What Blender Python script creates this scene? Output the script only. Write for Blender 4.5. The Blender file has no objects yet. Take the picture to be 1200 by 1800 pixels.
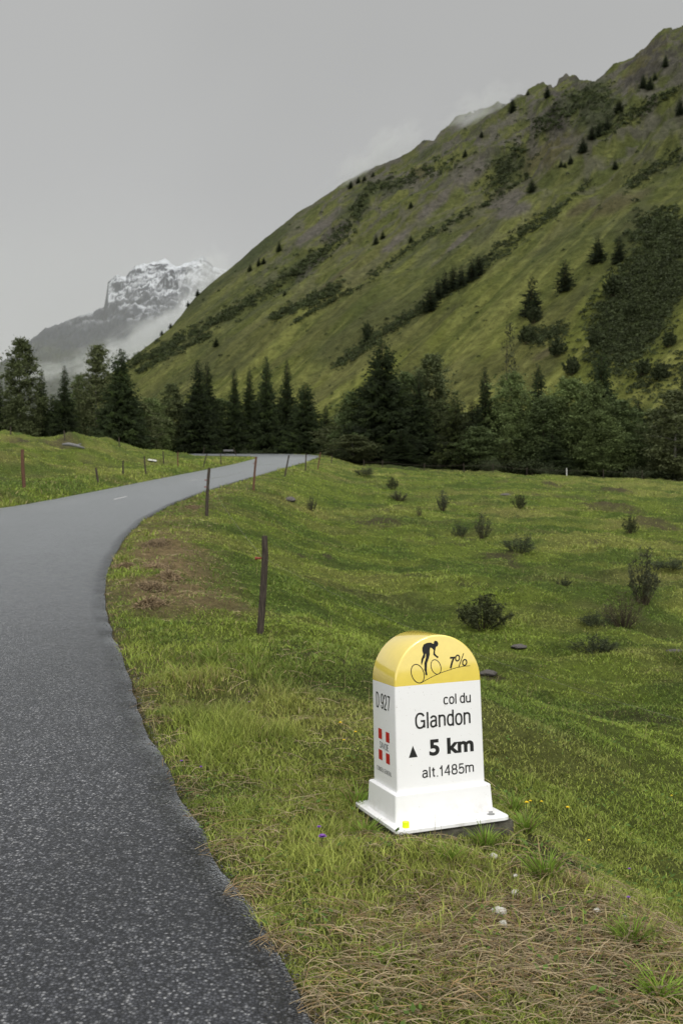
import bpy, bmesh, math, random
import numpy as np
from mathutils import Matrix, Vector, Euler

R = math.radians
sc = bpy.context.scene
col = sc.collection
rng = np.random.default_rng(11)
random.seed(5)

# ------------------------------------------------------------------ camera, sky, sun, exposure
ZC = 1.80                       # eye height above the road under the photographer
F = 1750.0 / 1800.0 * 36.0      # 35 mm lens on a 36 mm tall frame
cd = bpy.data.cameras.new("camera")
cam = bpy.data.objects.new("camera", cd)
col.objects.link(cam)
cam.location = (0, 0, ZC)
cam.rotation_euler = (R(90), 0, 0)
cd.sensor_fit = 'VERTICAL'
cd.sensor_height = 36.0
cd.sensor_width = 24.0
cd.lens = F
cd.clip_start = 0.05
cd.clip_end = 20000
cd.dof.use_dof = True
cd.dof.focus_distance = 4.9
cd.dof.aperture_fstop = 5.0
sc.camera = cam

SUN_EL, SUN_AZ = R(48), R(158)      # high, behind the photographer and to the right
w = bpy.data.worlds.new("World")
sc.world = w
w.use_nodes = True
nt = w.node_tree
nt.nodes.clear()
def N(t, typ, **kw):
    n = t.nodes.new(typ)
    for k, v in kw.items():
        setattr(n, k, v)
    return n
out = N(nt, "ShaderNodeOutputWorld")
bg = N(nt, "ShaderNodeBackground")
sky = N(nt, "ShaderNodeTexSky", sky_type='NISHITA', sun_disc=False)
sky.sun_elevation = SUN_EL
sky.sun_rotation = SUN_AZ
sky.dust_density = 4.0
tc = N(nt, "ShaderNodeTexCoord")
sep = N(nt, "ShaderNodeSeparateXYZ")
nt.links.new(tc.outputs["Generated"], sep.inputs[0])
def maprange(t, src, a, b, c, d, smooth=True):
    m = N(t, "ShaderNodeMapRange")
    m.interpolation_type = 'SMOOTHSTEP' if smooth else 'LINEAR'
    m.inputs[1].default_value = a; m.inputs[2].default_value = b
    m.inputs[3].default_value = c; m.inputs[4].default_value = d
    t.links.new(src, m.inputs[0])
    return m.outputs[0]
def math_(t, op, a, b):
    m = N(t, "ShaderNodeMath", operation=op)
    for i, v in enumerate((a, b)):
        if isinstance(v, (int, float)): m.inputs[i].default_value = v
        else: t.links.new(v, m.inputs[i])
    return m.outputs[0]
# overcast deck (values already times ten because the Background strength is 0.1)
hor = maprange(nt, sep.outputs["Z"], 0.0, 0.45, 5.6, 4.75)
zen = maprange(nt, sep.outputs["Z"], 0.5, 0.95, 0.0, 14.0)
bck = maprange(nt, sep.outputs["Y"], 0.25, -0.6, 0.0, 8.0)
cn = N(nt, "ShaderNodeTexNoise")
cn.inputs["Scale"].default_value = 2.2
cn.inputs["Detail"].default_value = 3
nt.links.new(tc.outputs["Generated"], cn.inputs["Vector"])
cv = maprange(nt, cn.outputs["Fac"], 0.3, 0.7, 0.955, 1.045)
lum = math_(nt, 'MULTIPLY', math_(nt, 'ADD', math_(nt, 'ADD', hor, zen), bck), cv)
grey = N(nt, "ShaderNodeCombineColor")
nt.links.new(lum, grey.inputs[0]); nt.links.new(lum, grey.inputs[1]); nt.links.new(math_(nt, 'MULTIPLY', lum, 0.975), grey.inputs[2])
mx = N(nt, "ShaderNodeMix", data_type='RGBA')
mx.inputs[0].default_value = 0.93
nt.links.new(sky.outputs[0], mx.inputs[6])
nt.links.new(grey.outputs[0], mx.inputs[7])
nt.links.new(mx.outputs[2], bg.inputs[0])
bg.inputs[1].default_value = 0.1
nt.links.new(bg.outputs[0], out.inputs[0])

sd = bpy.data.lights.new("sun", 'SUN')
sd.energy = 1.4
sd.angle = R(25)
sd.color = (1.0, 0.97, 0.92)
sun = bpy.data.objects.new("sun", sd)
col.objects.link(sun)
sdir = Vector((math.sin(SUN_AZ) * math.cos(SUN_EL), math.cos(SUN_AZ) * math.cos(SUN_EL), math.sin(SUN_EL)))
sun.rotation_euler = sdir.to_track_quat('Z', 'Y').to_euler()
sun.location = (30, -60, 80)

sc.view_settings.view_transform = 'Standard'
sc.view_settings.look = 'None'
sc.view_settings.gamma = 1.0
sc.view_settings.exposure = 0.0
sc.render.engine = 'CYCLES'
sc.cycles.volume_bounces = 3
sc.cycles.max_bounces = 6
sc.cycles.diffuse_bounces = 3
sc.cycles.transparent_max_bounces = 8
sc.cycles.use_denoising = True
sc.cycles.volume_max_steps = 96

# ------------------------------------------------------------------ numpy helpers
def sm(a, b, x):
    t = np.clip((x - a) / (b - a), 0, 1)
    return t * t * (3 - 2 * t)
_T = np.random.default_rng(3).random((256, 256))
def vnoise(x, y, seed=0):
    x = np.asarray(x, float) + seed * 17.31; y = np.asarray(y, float) + seed * 9.77
    xi = np.floor(x).astype(int); yi = np.floor(y).astype(int)
    fx = x - xi; fy = y - yi
    fx = fx * fx * (3 - 2 * fx); fy = fy * fy * (3 - 2 * fy)
    a = _T[xi & 255, yi & 255]; b = _T[(xi + 1) & 255, yi & 255]
    c = _T[xi & 255, (yi + 1) & 255]; d = _T[(xi + 1) & 255, (yi + 1) & 255]
    return (a * (1 - fx) + b * fx) * (1 - fy) + (c * (1 - fx) + d * fx) * fy
def fbm(x, y, octv=4, seed=0, gain=0.5):
    s = 0; a = 1; n = 0
    for i in range(octv):
        s = s + a * vnoise(x * 2 ** i, y * 2 ** i, seed + i * 3)
        n += a; a *= gain
    return s / n
def ridged(x, y, octv=5, seed=0):
    s = 0; a = 1; n = 0
    for i in range(octv):
        v = 1 - np.abs(2 * vnoise(x * 2 ** i, y * 2 ** i, seed + i * 3) - 1)
        s = s + a * v * v; n += a; a *= 0.5
    return s / n

def tag(o, label=None, cat=None, group=None, kind=None):
    if label: o["label"] = label
    if cat: o["category"] = cat
    if group: o["group"] = group
    if kind: o["kind"] = kind
    return o
def empty(name, loc=(0, 0, 0), rz=0):
    o = bpy.data.objects.new(name, None)
    o.empty_display_size = 0.1
    col.objects.link(o)
    o.location = loc
    o.rotation_euler = (0, 0, rz)
    return o
def link(name, me, mat=None, parent=None):
    o = bpy.data.objects.new(name, me)
    col.objects.link(o)
    if mat is not None and len(me.materials) == 0:
        me.materials.append(mat)
    if parent is not None:
        o.parent = parent
    return o
def np_mesh(name, v, faces, colors=None, smooth=False):
    """v (n,3); faces: list of int arrays (m,k) of one k each; colors (n,3) per vertex"""
    me = bpy.data.meshes.new(name)
    v = np.asarray(v, np.float32)
    me.vertices.add(len(v))
    me.vertices.foreach_set("co", v.ravel())
    loops = np.concatenate([np.asarray(f, np.int32).ravel() for f in faces])
    sizes = np.concatenate([np.full(len(f), f.shape[1], np.int32) for f in faces])
    starts = np.concatenate([[0], np.cumsum(sizes)[:-1]]).astype(np.int32)
    me.loops.add(len(loops))
    me.loops.foreach_set("vertex_index", loops)
    me.polygons.add(len(sizes))
    me.polygons.foreach_set("loop_start", starts)
    if smooth:
        me.polygons.foreach_set("use_smooth", np.ones(len(sizes), bool))
    if colors is not None:
        a = me.attributes.new("tint", 'FLOAT_COLOR', 'POINT')
        c = np.ones((len(v), 4), np.float32); c[:, :3] = colors
        a.data.foreach_set("color", c.ravel())
    me.update(calc_edges=True)
    return me
def grid_faces(nr, nc):
    i = np.arange(nr * nc).reshape(nr, nc)
    return np.stack([i[:-1, :-1].ravel(), i[:-1, 1:].ravel(), i[1:, 1:].ravel(), i[1:, :-1].ravel()], 1)
class MB:
    """collects tubes, boxes and loose faces for one mesh"""
    def __init__(s): s.v = []; s.f = []
    def tube(s, pts, rad, n=7, cap=True):
        pts = [Vector(p) for p in pts]
        if isinstance(rad, (int, float)): rad = [rad] * len(pts)
        b = len(s.v)
        for i, p in enumerate(pts):
            d = (pts[min(i + 1, len(pts) - 1)] - pts[max(i - 1, 0)]).normalized()
            a = d.cross(Vector((0.31, 0.95, 0.05)) if abs(d.y) < .9 else Vector((1, 0, 0))).normalized()
            c = d.cross(a)
            for k in range(n):
                t = 2 * math.pi * k / n
                s.v.append(tuple(p + (a * math.cos(t) + c * math.sin(t)) * rad[i]))
        for i in range(len(pts) - 1):
            for k in range(n):
                s.f.append((b + i * n + k, b + i * n + (k + 1) % n, b + (i + 1) * n + (k + 1) % n, b + (i + 1) * n + k))
        if cap:
            s.f.append(tuple(b + k for k in range(n))[::-1])
            e = b + (len(pts) - 1) * n
            s.f.append(tuple(e + k for k in range(n)))
        return s
    def poly(s, pts):
        b = len(s.v); s.v += [tuple(p) for p in pts]; s.f.append(tuple(range(b, b + len(pts)))); return s
    def mesh(s, name, smooth=False):
        me = bpy.data.meshes.new(name)
        me.from_pydata(s.v, [], s.f)
        if smooth: me.polygons.foreach_set("use_smooth", [True] * len(me.polygons))
        me.update()
        return me

# ------------------------------------------------------------------ materials
def mat(name):
    m = bpy.data.materials.new(name)
    m.use_nodes = True
    t = m.node_tree
    b = t.nodes["Principled BSDF"]
    return m, t, b
def ramp(t, src, stops):
    r = N(t, "ShaderNodeValToRGB")
    e = r.color_ramp.elements
    while len(e) < len(stops): e.new(0.5)
    for i, (p, c) in enumerate(stops):
        e[i].position = p
        e[i].color = (c if isinstance(c, tuple) else (c, c, c)) + (1,)
    t.links.new(src, r.inputs[0])
    return r.outputs[0]
def noise(t, scale, detail=4, rough=0.55, coord="Object", stretch=None):
    n = N(t, "ShaderNodeTexNoise")
    n.inputs["Scale"].default_value = scale
    n.inputs["Detail"].default_value = detail
    n.inputs["Roughness"].default_value = rough
    c = N(t, "ShaderNodeTexCoord")
    if stretch:
        mp = N(t, "ShaderNodeMapping")
        mp.inputs["Scale"].default_value = stretch
        t.links.new(c.outputs[coord], mp.inputs[0]); t.links.new(mp.outputs[0], n.inputs["Vector"])
    else:
        t.links.new(c.outputs[coord], n.inputs["Vector"])
    return n.outputs["Fac"]
def mixc(t, fac, a, b, mode='MIX'):
    m = N(t, "ShaderNodeMix", data_type='RGBA', blend_type=mode)
    for i, v in ((0, fac), (6, a), (7, b)):
        if isinstance(v, (int, float)): m.inputs[i].default_value = v
        elif isinstance(v, tuple): m.inputs[i].default_value = v + (1,)
        else: t.links.new(v, m.inputs[i])
    return m.outputs[2]
def bump(t, b, src, strength, dist):
    n = N(t, "ShaderNodeBump")
    n.inputs["Strength"].default_value = strength
    n.inputs["Distance"].default_value = dist
    t.links.new(src, n.inputs["Height"])
    t.links.new(n.outputs[0], b.inputs["Normal"])
def plain(name, c, rough=0.6, var=0.25, scale=30, spec=0.3, bmp=0.0, stretch=None):
    m, t, b = mat(name)
    n = noise(t, scale, 5, 0.6, stretch=stretch)
    lo = tuple(x * (1 - var) for x in c); hi = tuple(x * (1 + var) for x in c)
    t.links.new(ramp(t, n, [(0.3, lo), (0.7, hi)]), b.inputs["Base Color"])
    b.inputs["Roughness"].default_value = rough
    b.inputs["Specular IOR Level"].default_value = spec
    if bmp: bump(t, b, n, bmp, 0.02)
    return m
def tinted(name, trans=0.3, rough=0.7, varscale=None):
    """leaf-like material that takes its colour from the mesh's own per-leaf tint"""
    m, t, b = mat(name)
    a = N(t, "ShaderNodeAttribute", attribute_name="tint")
    c = a.outputs["Color"]
    if varscale:
        n = noise(t, varscale, 3)
        c = mixc(t, 1.0, c, ramp(t, n, [(0.25, 0.65), (0.75, 1.35)]), 'MULTIPLY')
    oi = N(t, "ShaderNodeObjectInfo")
    v = maprange(t, oi.outputs["Random"], 0, 1, 0.82, 1.2, False)
    cc = N(t, "ShaderNodeCombineColor")
    for i in range(3): t.links.new(v, cc.inputs[i])
    c = mixc(t, 1.0, c, cc.outputs[0], 'MULTIPLY')
    t.links.new(c, b.inputs["Base Color"])
    b.inputs["Roughness"].default_value = rough
    b.inputs["Specular IOR Level"].default_value = 0.2
    if trans > 0:
        tr = N(t, "ShaderNodeBsdfTranslucent")
        t.links.new(c, tr.inputs[0])
        mxs = N(t, "ShaderNodeMixShader")
        mxs.inputs[0].default_value = trans
        t.links.new(b.outputs[0], mxs.inputs[1]); t.links.new(tr.outputs[0], mxs.inputs[2])
        t.links.new(mxs.outputs[0], t.nodes["Material Output"].inputs[0])
    return m

M = {}
M["white"] = plain("white_paint", (0.775, 0.775, 0.78), 0.32, 0.012, 6, 0.5)
_t = M["white"].node_tree; _b = _t.nodes["Principled BSDF"]
_n = noise(_t, 95, 2, 0.5); _n2 = noise(_t, 7, 5, 0.7); _c = N(_t, "ShaderNodeTexCoord"); _s = N(_t, "ShaderNodeSeparateXYZ")
_t.links.new(_c.outputs["Object"], _s.inputs[0])
_k = math_(_t, 'MULTIPLY', maprange(_t, _s.outputs["Z"], .0, .13, 1.0, 0.05), maprange(_t, _n2, .45, .75, 0.0, .42))     # mud splashed up from the ground
_k2 = math_(_t, 'MAXIMUM', _k, maprange(_t, _n, .71, .75, 0.0, .35))                                                      # fly specks
_t.links.new(mixc(_t, _k2, _b.inputs["Base Color"].links[0].from_socket, (.22, .18, .12)), _b.inputs["Base Color"])
M["yellow"] = plain("yellow_paint", (0.80, 0.62, 0.10), 0.2, 0.03, 40, 0.7)
_b = M["yellow"].node_tree.nodes["Principled BSDF"]
_b.inputs["Coat Weight"].default_value = 1.0; _b.inputs["Coat IOR"].default_value = 1.9; _b.inputs["Coat Roughness"].default_value = 0.07
M["ink"] = plain("black_lettering", (0.012, 0.012, 0.012), 0.45, 0.1, 60, 0.4)
M["greyink"] = plain("grey_lettering", (0.20, 0.20, 0.21), 0.5, 0.1, 60)
M["red"] = plain("red_paint", (0.46, 0.012, 0.012), 0.4, 0.05, 40)
M["neon"] = plain("fluorescent_plastic", (0.70, 0.85, 0.01), 0.45, 0.05, 40)
M["steel"] = plain("galvanised_steel", (0.42, 0.42, 0.42), 0.35, 0.2, 200); M["steel"].node_tree.nodes["Principled BSDF"].inputs["Metallic"].default_value = 0.9
M["concrete"] = plain("mossy_concrete", (0.085, 0.08, 0.062), 0.9, 0.5, 22, 0.2, 0.6)
M["post"] = plain("weathered_post", (0.050, 0.040, 0.032), 0.9, 0.55, 9, 0.2, 0.8, (6, 6, 1))
M["postred"] = plain("reddish_post", (0.105, 0.055, 0.036), 0.9, 0.4, 9, 0.2, 0.8, (6, 6, 1))
M["postwhite"] = plain("pale_post", (0.5, 0.5, 0.47), 0.8, 0.15, 9)
M["insul"] = plain("red_insulator", (0.20, 0.045, 0.03), 0.5, 0.1, 30)
M["wire"] = plain("fence_wire", (0.16, 0.15, 0.12), 0.5, 0.1, 30)
M["bark"] = plain("bark", (0.045, 0.036, 0.028), 0.9, 0.4, 6, 0.1)
M["birchbark"] = plain("pale_bark", (0.22, 0.21, 0.185), 0.9, 0.5, 5, 0.1, 0, (1, 1, 6))
M["twig"] = plain("twig_bark", (0.055, 0.045, 0.03), 0.9, 0.3, 20, 0.1)
M["stone"] = plain("pale_stone", (0.50, 0.48, 0.43), 0.85, 0.25, 40, 0.2, 0.5)
M["rockgrey"] = plain("grey_stone", (0.115, 0.105, 0.098), 0.95, 0.55, 16, 0.1, 1.0)
M["deadwood"] = plain("dead_wood", (0.15, 0.15, 0.15), 0.9, 0.4, 8, 0.1, 0.6, (1, 6, 6))
M["soil"] = plain("turned_soil", (0.050, 0.034, 0.022), 0.95, 0.5, 12, 0.1, 0.9)
M["needles"] = tinted("fir_needles", 0.12, 0.75)
M["leaves"] = tinted("leaves", 0.3, 0.7)
M["grass"] = tinted("grass_blades", 0.3, 0.6)
M["hay"] = tinted("dry_hay", 0.2, 0.8)
M["yellowpetal"] = plain("yellow_petals", (0.75, 0.55, 0.02), 0.6, 0.1, 200)
M["purplepetal"] = plain("purple_petals", (0.17, 0.06, 0.30), 0.6, 0.2, 200)
M["stem"] = plain("flower_stem", (0.07, 0.10, 0.025), 0.7, 0.2, 200)

# ------------------------------------------------------------------ road and terrain (x right, y forward, z up; metres)
def zroad(y):
    y = np.asarray(y, float)
    yy = np.minimum(y, 140.0)
    return ZC - 1.82 + 0.07 * yy + 0.012 * np.maximum(y - 140, 0) + 0.007 * np.clip(y - 116, 0, 28)
def on_road(px, py):
    D = 1.82 / (0.07 + (py - 900) / 1750.0)
    return ((px - 600) / 1750.0 * D, D)
RE = [(1.62, -1.0), (1.2, 0.0)] + [on_road(*p) for p in [(565, 1800), (492, 1690), (428, 1600), (372, 1510), (325, 1420), (284, 1340), (255, 1265), (228, 1190), (205, 1130), (186, 1070), (183, 1030), (192, 995), (218, 948), (252, 915), (300, 888), (350, 868), (400, 852), (450, 837.5), (500, 823), (540, 812)]]
LE = [on_road(*p) for p in [(0, 895.5), (100, 877.5), (200, 858), (300, 838), (360, 826.5), (410, 816.5), (438, 809)]]
ry_ = np.array([p[1] for p in RE]); rx_ = np.array([p[0] for p in RE])
yy = np.linspace(-40, 104, 1441)
xr_tab = np.interp(yy, ry_, rx_)
xr_tab[yy < 0] = 1.2 - 0.42 * yy[yy < 0]
ker = np.hanning(25); ker /= ker.sum()
xr_tab = np.convolve(np.pad(xr_tab, 12, mode='edge'), ker, 'valid')
ly_ = np.array([p[1] for p in LE]); lx_ = np.array([p[0] for p in LE])
xl_tab = np.where(yy > ly_[0], np.interp(yy, ly_, lx_), xr_tab - 4.75)
ker2 = np.hanning(61); ker2 /= ker2.sum()
xl_tab = np.convolve(np.pad(xl_tab, 30, mode='edge'), ker2, 'valid')
far_r = np.array([(-2.9, 112), (-2.75, 120), (-3.0, 128), (-4.2, 134.5), (-7.5, 139), (-13, 141), (-25, 142), (-60, 144)], float)
far_l = np.array([(-9.6, 111), (-9.9, 117), (-10.6, 122), (-12, 125.5), (-15, 128), (-20, 129.6), (-30, 131), (-60, 134)], float)
def resample(p, n):
    d = np.concatenate([[0], np.cumsum(np.hypot(*np.diff(p, axis=0).T))])
    s = np.linspace(0, d[-1], n)
    return np.stack([np.interp(s, d, p[:, 0]), np.interp(s, d, p[:, 1])], 1)
edgeR = np.concatenate([np.stack([xr_tab, yy], 1), resample(np.concatenate([[[xr_tab[-1], 104]], far_r]), 160)[1:]])
edgeL = np.concatenate([np.stack([xl_tab, yy], 1), resample(np.concatenate([[[xl_tab[-1], 104]], far_l]), 160)[1:]])

def poly_dist(x, y, line):
    ln = line[::4]
    o = np.empty(len(x))
    for i in range(0, len(x), 20000):
        a = x[i:i + 20000, None] - ln[None, :, 0]; b = y[i:i + 20000, None] - ln[None, :, 1]
        o[i:i + 20000] = np.sqrt((a * a + b * b).min(1))
    return o
def inside_road(x, y):
    ok = (y > -40) & (y < 104)
    r = ok & (x < np.interp(y, yy, xr_tab)) & (x > np.interp(y, yy, xl_tab))
    loop = np.concatenate([edgeR[1440:], edgeL[1440:][::-1]])
    sel = np.where((y >= 104) & (y < 146) & (x < 5) & (x > -62))[0]
    c = np.zeros(len(sel), bool); xs = x[sel]; ys = y[sel]
    n = len(loop); j = n - 1
    for i in range(n):
        xi, yi = loop[i]; xj, yj = loop[j]
        if yi != yj:
            c ^= ((yi > ys) != (yj > ys)) & (xs < (xj - xi) * (ys - yi) / (yj - yi) + xi)
        j = i
    r[sel] = c
    return r
def terrain(x, y):
    """returns z, signed distance off the road (negative on it), side (+1 right, -1 left)"""
    x = np.asarray(x, float); y = np.asarray(y, float)
    near = (np.hypot(x, y) < 260)
    s = np.full(len(x), 60.0); side = np.ones(len(x))
    dr = poly_dist(x[near], y[near], edgeR); dl = poly_dist(x[near], y[near], edgeL)
    ins = inside_road(x[near], y[near])
    s[near] = np.where(ins, -np.minimum(dr, dl), np.minimum(dr, dl))
    left = (x < np.interp(y, yy, 0.5 * (xr_tab + xl_tab))) & (y < 126)
    left |= (y >= 126) & (x < -9) & (y < 138)
    side[left] = -1
    z = zroad(y)
    so = np.clip(s, 0, 80)
    # right: verge, bank, then the pasture falling away
    s0 = np.interp(y, [2, 3.4, 5, 6.5, 8, 12, 20, 30], [1.10, 1.25, 1.22, 1.45, 1.5, 0.75, 0.9, 1.0])
    amp = np.interp(y, [0, 4, 8, 13, 30, 60, 110], [0.50, 0.50, 0.7, 1.0, 0.95, 0.9, 0.8])
    drop = amp * sm(0, 1, (so - s0) / np.interp(y, [4, 9], [2.8, 4.2])) + 0.05 * np.maximum(so - 2.2, 0)
    drop += 0.24 * sm(0, 1, (so - s0) / (.75 + .2 * fbm(x / .5, y / .5, 2, 14))) * sm(7.5, 5.5, y)
    drop *= np.where(y > 104, sm(-9, 3, x), 1.0) * sm(320, 160, y)
    drop += 0.050 * np.exp(-(((x - .30) / .42) ** 2 + ((y - 5.05) / .42) ** 2)) - 0.055 * np.exp(-(((x - .25) / .28) ** 2 + ((y - 4.40) / .2) ** 2))
    hum = (fbm(x / 3.1, y / 2.3, 4, 1) - 0.5) * 0.60 + (fbm(x / 9, y / 7, 3, 5) - 0.5) * 0.6
    hum += (ridged(x / 2.6 + .3 * vnoise(x, y, 2), y / 1.9, 3, 11) - .5) * 0.16
    humk = sm(1.0, 6.0, so) * np.interp(y, [4, 10, 25, 80], [0.25, 0.6, 0.9, 1.2])
    lump = (fbm(x / 0.55, y / 0.5, 4, 8) - 0.5) * np.interp(y, [3, 9, 30], [.10, .23, .32]) * sm(0.0, 0.5, so)
    lump *= 1 - np.exp(-(((x - .43) / .5) ** 2 + ((y - 4.85) / .5) ** 2) * 1.2)
    zr = z - drop + hum * humk + lump
    # a lip of rougher soil right of the stone
    # left: bank and hummocky knoll
    rise = 0.35 * sm(0, 1.3, so) + 1.75 * sm(1.0, 17, so) + 0.018 * np.maximum(so - 6, 0)
    rise *= (sm(126, 112, y) * 0.9 + 0.1) * (1 - .85 * sm(85, 106, y) * sm(-34, -20, x))
    huml = (fbm(x / 4.2, y / 5.0, 4, 21) - 0.5) * 1.25 + (ridged(x / 5.0, y / 6, 3, 25) - 0.5) * 1.0 + (fbm(x / .9, y / .9, 3, 27) - .5) * .25
    zl = z + rise + huml * sm(0.6, 6, so) * np.interp(y, [20, 40, 85, 105], [0.5, 0.9, 1.0, 0.12])
    zz = np.where(side > 0, zr, zl)
    zz = np.where(s < 0, z - 0.05 * sm(0, -0.15, s), zz)
    return zz, s, side

# polar ground sheet, dense where one looks, running on to the horizon
fine = np.radians(np.arange(-32, 32.01, 0.125))
coarse = np.radians(np.concatenate([np.arange(34, 180, 3.0)]))
phi = np.concatenate([-coarse[::-1], fine, coarse, [np.pi * 2 - coarse[-1]]])
rad = np.concatenate([np.geomspace(0.5, 190, 520), np.geomspace(200, 9000, 34)])
PH, RD = np.meshgrid(phi, rad)
gx = (RD * np.sin(PH)).ravel(); gy = (RD * np.cos(PH)).ravel()
gz, gs, gside = terrain(gx, gy)
GZ = gz.reshape(RD.shape); GS = gs.reshape(RD.shape); GSIDE = gside.reshape(RD.shape)
LR = np.log(rad)
def gsample(x, y, A):
    r = np.hypot(x, y); p = np.arctan2(x, y)
    i = np.interp(np.log(np.maximum(r, 0.51)), LR, np.arange(len(rad)))
    j = np.interp(p, phi, np.arange(len(phi)))
    i0 = np.minimum(i.astype(int), len(rad) - 2); j0 = np.minimum(j.astype(int), len(phi) - 2)
    fi = i - i0; fj = j - j0
    return (A[i0, j0] * (1 - fj) + A[i0, j0 + 1] * fj) * (1 - fi) + (A[i0 + 1, j0] * (1 - fj) + A[i0 + 1, j0 + 1] * fj) * fi
def gz1(x, y):
    return float(gsample(np.array([x]), np.array([y]), GZ)[0])
def at(px, py):
    """a place on the ground seen in that direction"""
    D = np.geomspace(2.0, 175, 4000)
    x = (px - 600) / 1750.0 * D; zray = ZC - (py - 900) / 1750.0 * D
    z = gsample(x, D, GZ)
    h = np.where(z >= zray)[0]
    k = h[0] if len(h) else len(D) - 1
    return float(x[k]), float(D[k]), float(z[k])
def atD(px, D):
    x = (px - 600) / 1750.0 * D
    return x, D, gz1(x, D)

def dryness(x, y, s, side):
    """mown hay and bare thatch: along the road verge and in front of the stone"""
    n = fbm(x / 0.9, y / 0.9, 4, 31); nf = fbm(x / .25, y / .25, 3, 33)
    verge = (side > 0) * sm(2.1, 0.9, s) * sm(9.6, 11.5, y) * sm(25, 17, y) * sm(-0.1, .5, s) * sm(.28, .56, n + .05) * .92
    pale = (side > 0) * sm(2.0, 0.6, s) * sm(13, 17, y) * sm(70, 30, y) * sm(-0.3, .1, s) * .38
    edge = sm(0.22, 0.0, s) * (side > 0) * sm(.35, .62, n + .12) * 0.75
    blob = np.exp(-(((x - 0.72) / 0.62) ** 2 + ((y - 3.68) / 0.50) ** 2) * 1.1) * 1.25 * sm(.26, .55, n * .6 + nf * .4 + .08)
    blob2 = np.exp(-(((x + 0.25) / 0.5) ** 2 + ((y - 4.4) / .6) ** 2)) * 0.40 * sm(.4, .6, nf)
    return np.clip(np.maximum.reduce([verge, pale, edge, blob, blob2]), 0, 1)
def bare(x, y, s, side):
    """open soil on the lip of the little bank right of the stone"""
    s0 = np.interp(y, [2, 3.4, 5, 6.5], [1.10, 1.25, 1.22, 1.45])
    k = np.exp(-((s - s0 - .28) / .24) ** 2) * sm(2.4, 3.2, y) * sm(5.3, 4.7, y) * (side > 0)
    return np.clip(k * sm(.25, .50, fbm(x / .3, y / .3, 3, 37) + .06), 0, 1)
gdry = dryness(gx, gy, gs, gside)
# colour of the turf and soil itself
def turf(x, y, s, side, r):
    n1 = fbm(x / 2.4, y / 2.4, 4, 41)[:, None]; n2 = fbm(x / 7.5, y / 6.0, 4, 45)[:, None]; n3 = fbm(x / .35, y / .35, 3, 47)[:, None]
    g1 = np.array([.092, .120, .019]); g2 = np.array([.132, .142, .034]); g3 = np.array([.050, .076, .013]); br = np.array([.125, .092, .046])
    c = g1 + (g2 - g1) * sm(.40, .68, n2)
    c = c + (g3 - c) * sm(.46, .66, n1) * .85
    c = c + (g3 * .8 - c) * sm(.56, .70, fbm(x / .8, y / .6, 4, 49)[:, None]) * .6
    c = c + (br - c) * sm(.54, .72, fbm(x / 2.4, y / 1.4, 5, 52)[:, None]) * .25
    c = c * (0.80 + .4 * n3)
    return c
gcol = turf(gx, gy, gs, gside, RD.ravel())
dry_c = np.array([.175, .125, .066])
gcol = gcol * (1 - gdry[:, None]) + dry_c * (.65 + .6 * fbm(gx / .12, gy / .12, 3, 55)[:, None]) * gdry[:, None]
soilmask = (sm(.70, .80, fbm(gx / 1.3, gy / .8, 4, 61)) * sm(3, 6, gs) * .6)[:, None]
soilmask = np.maximum(soilmask, bare(gx, gy, gs, gside)[:, None] * .95)
gcol = gcol * (1 - soilmask) + np.array([.045, .035, .022]) * soilmask
PATCH = []
for px, py, w_, h_ in [(530, 1150, 38, 12), (600, 1163, 14, 6), (530, 977, 12, 6), (575, 975, 14, 6), (40, 776, 40, 10), (110, 782, 36, 5), (970, 852, 26, 4), (1070, 884, 45, 6), (1085, 860, 22, 4), (505, 874, 14, 5), (740, 1130, 16, 4), (230, 1185, 30, 6), (885, 980, 40, 6), (660, 915, 40, 5), (1150, 920, 40, 5), (850, 1188, 24, 6), (250, 868, 26, 3), (300, 850, 26, 3)]:
    x_, y_, _z = at(px, py)
    rx_m = w_ / 1750 * y_
    PATCH.append((x_, y_, rx_m, min(max(rx_m * .7, h_ / 1750 * y_ * y_ / 2.2), rx_m * 2.2)))
def patch(x, y):
    k = np.zeros(len(x)); nf = fbm(x / .35, y / .45, 4, 91)
    for px_, py_, a_, b_ in PATCH:
        d = np.sqrt(((x - px_) / a_) ** 2 + ((y - py_) / b_) ** 2)
        k = np.maximum(k, sm(1.25, .5, d + (nf - .5) * 1.6))
    return k
gpat = patch(gx, gy)[:, None] * .7
gcol = gcol * (1 - gpat) + np.array([.050, .036, .024]) * gpat
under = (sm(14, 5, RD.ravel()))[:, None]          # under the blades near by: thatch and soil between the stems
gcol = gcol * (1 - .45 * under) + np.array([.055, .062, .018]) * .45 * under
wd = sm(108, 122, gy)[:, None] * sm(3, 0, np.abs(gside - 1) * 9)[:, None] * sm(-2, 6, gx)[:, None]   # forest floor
gcol = gcol * (1 - wd) + np.array([.022, .026, .010]) * wd

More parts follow.
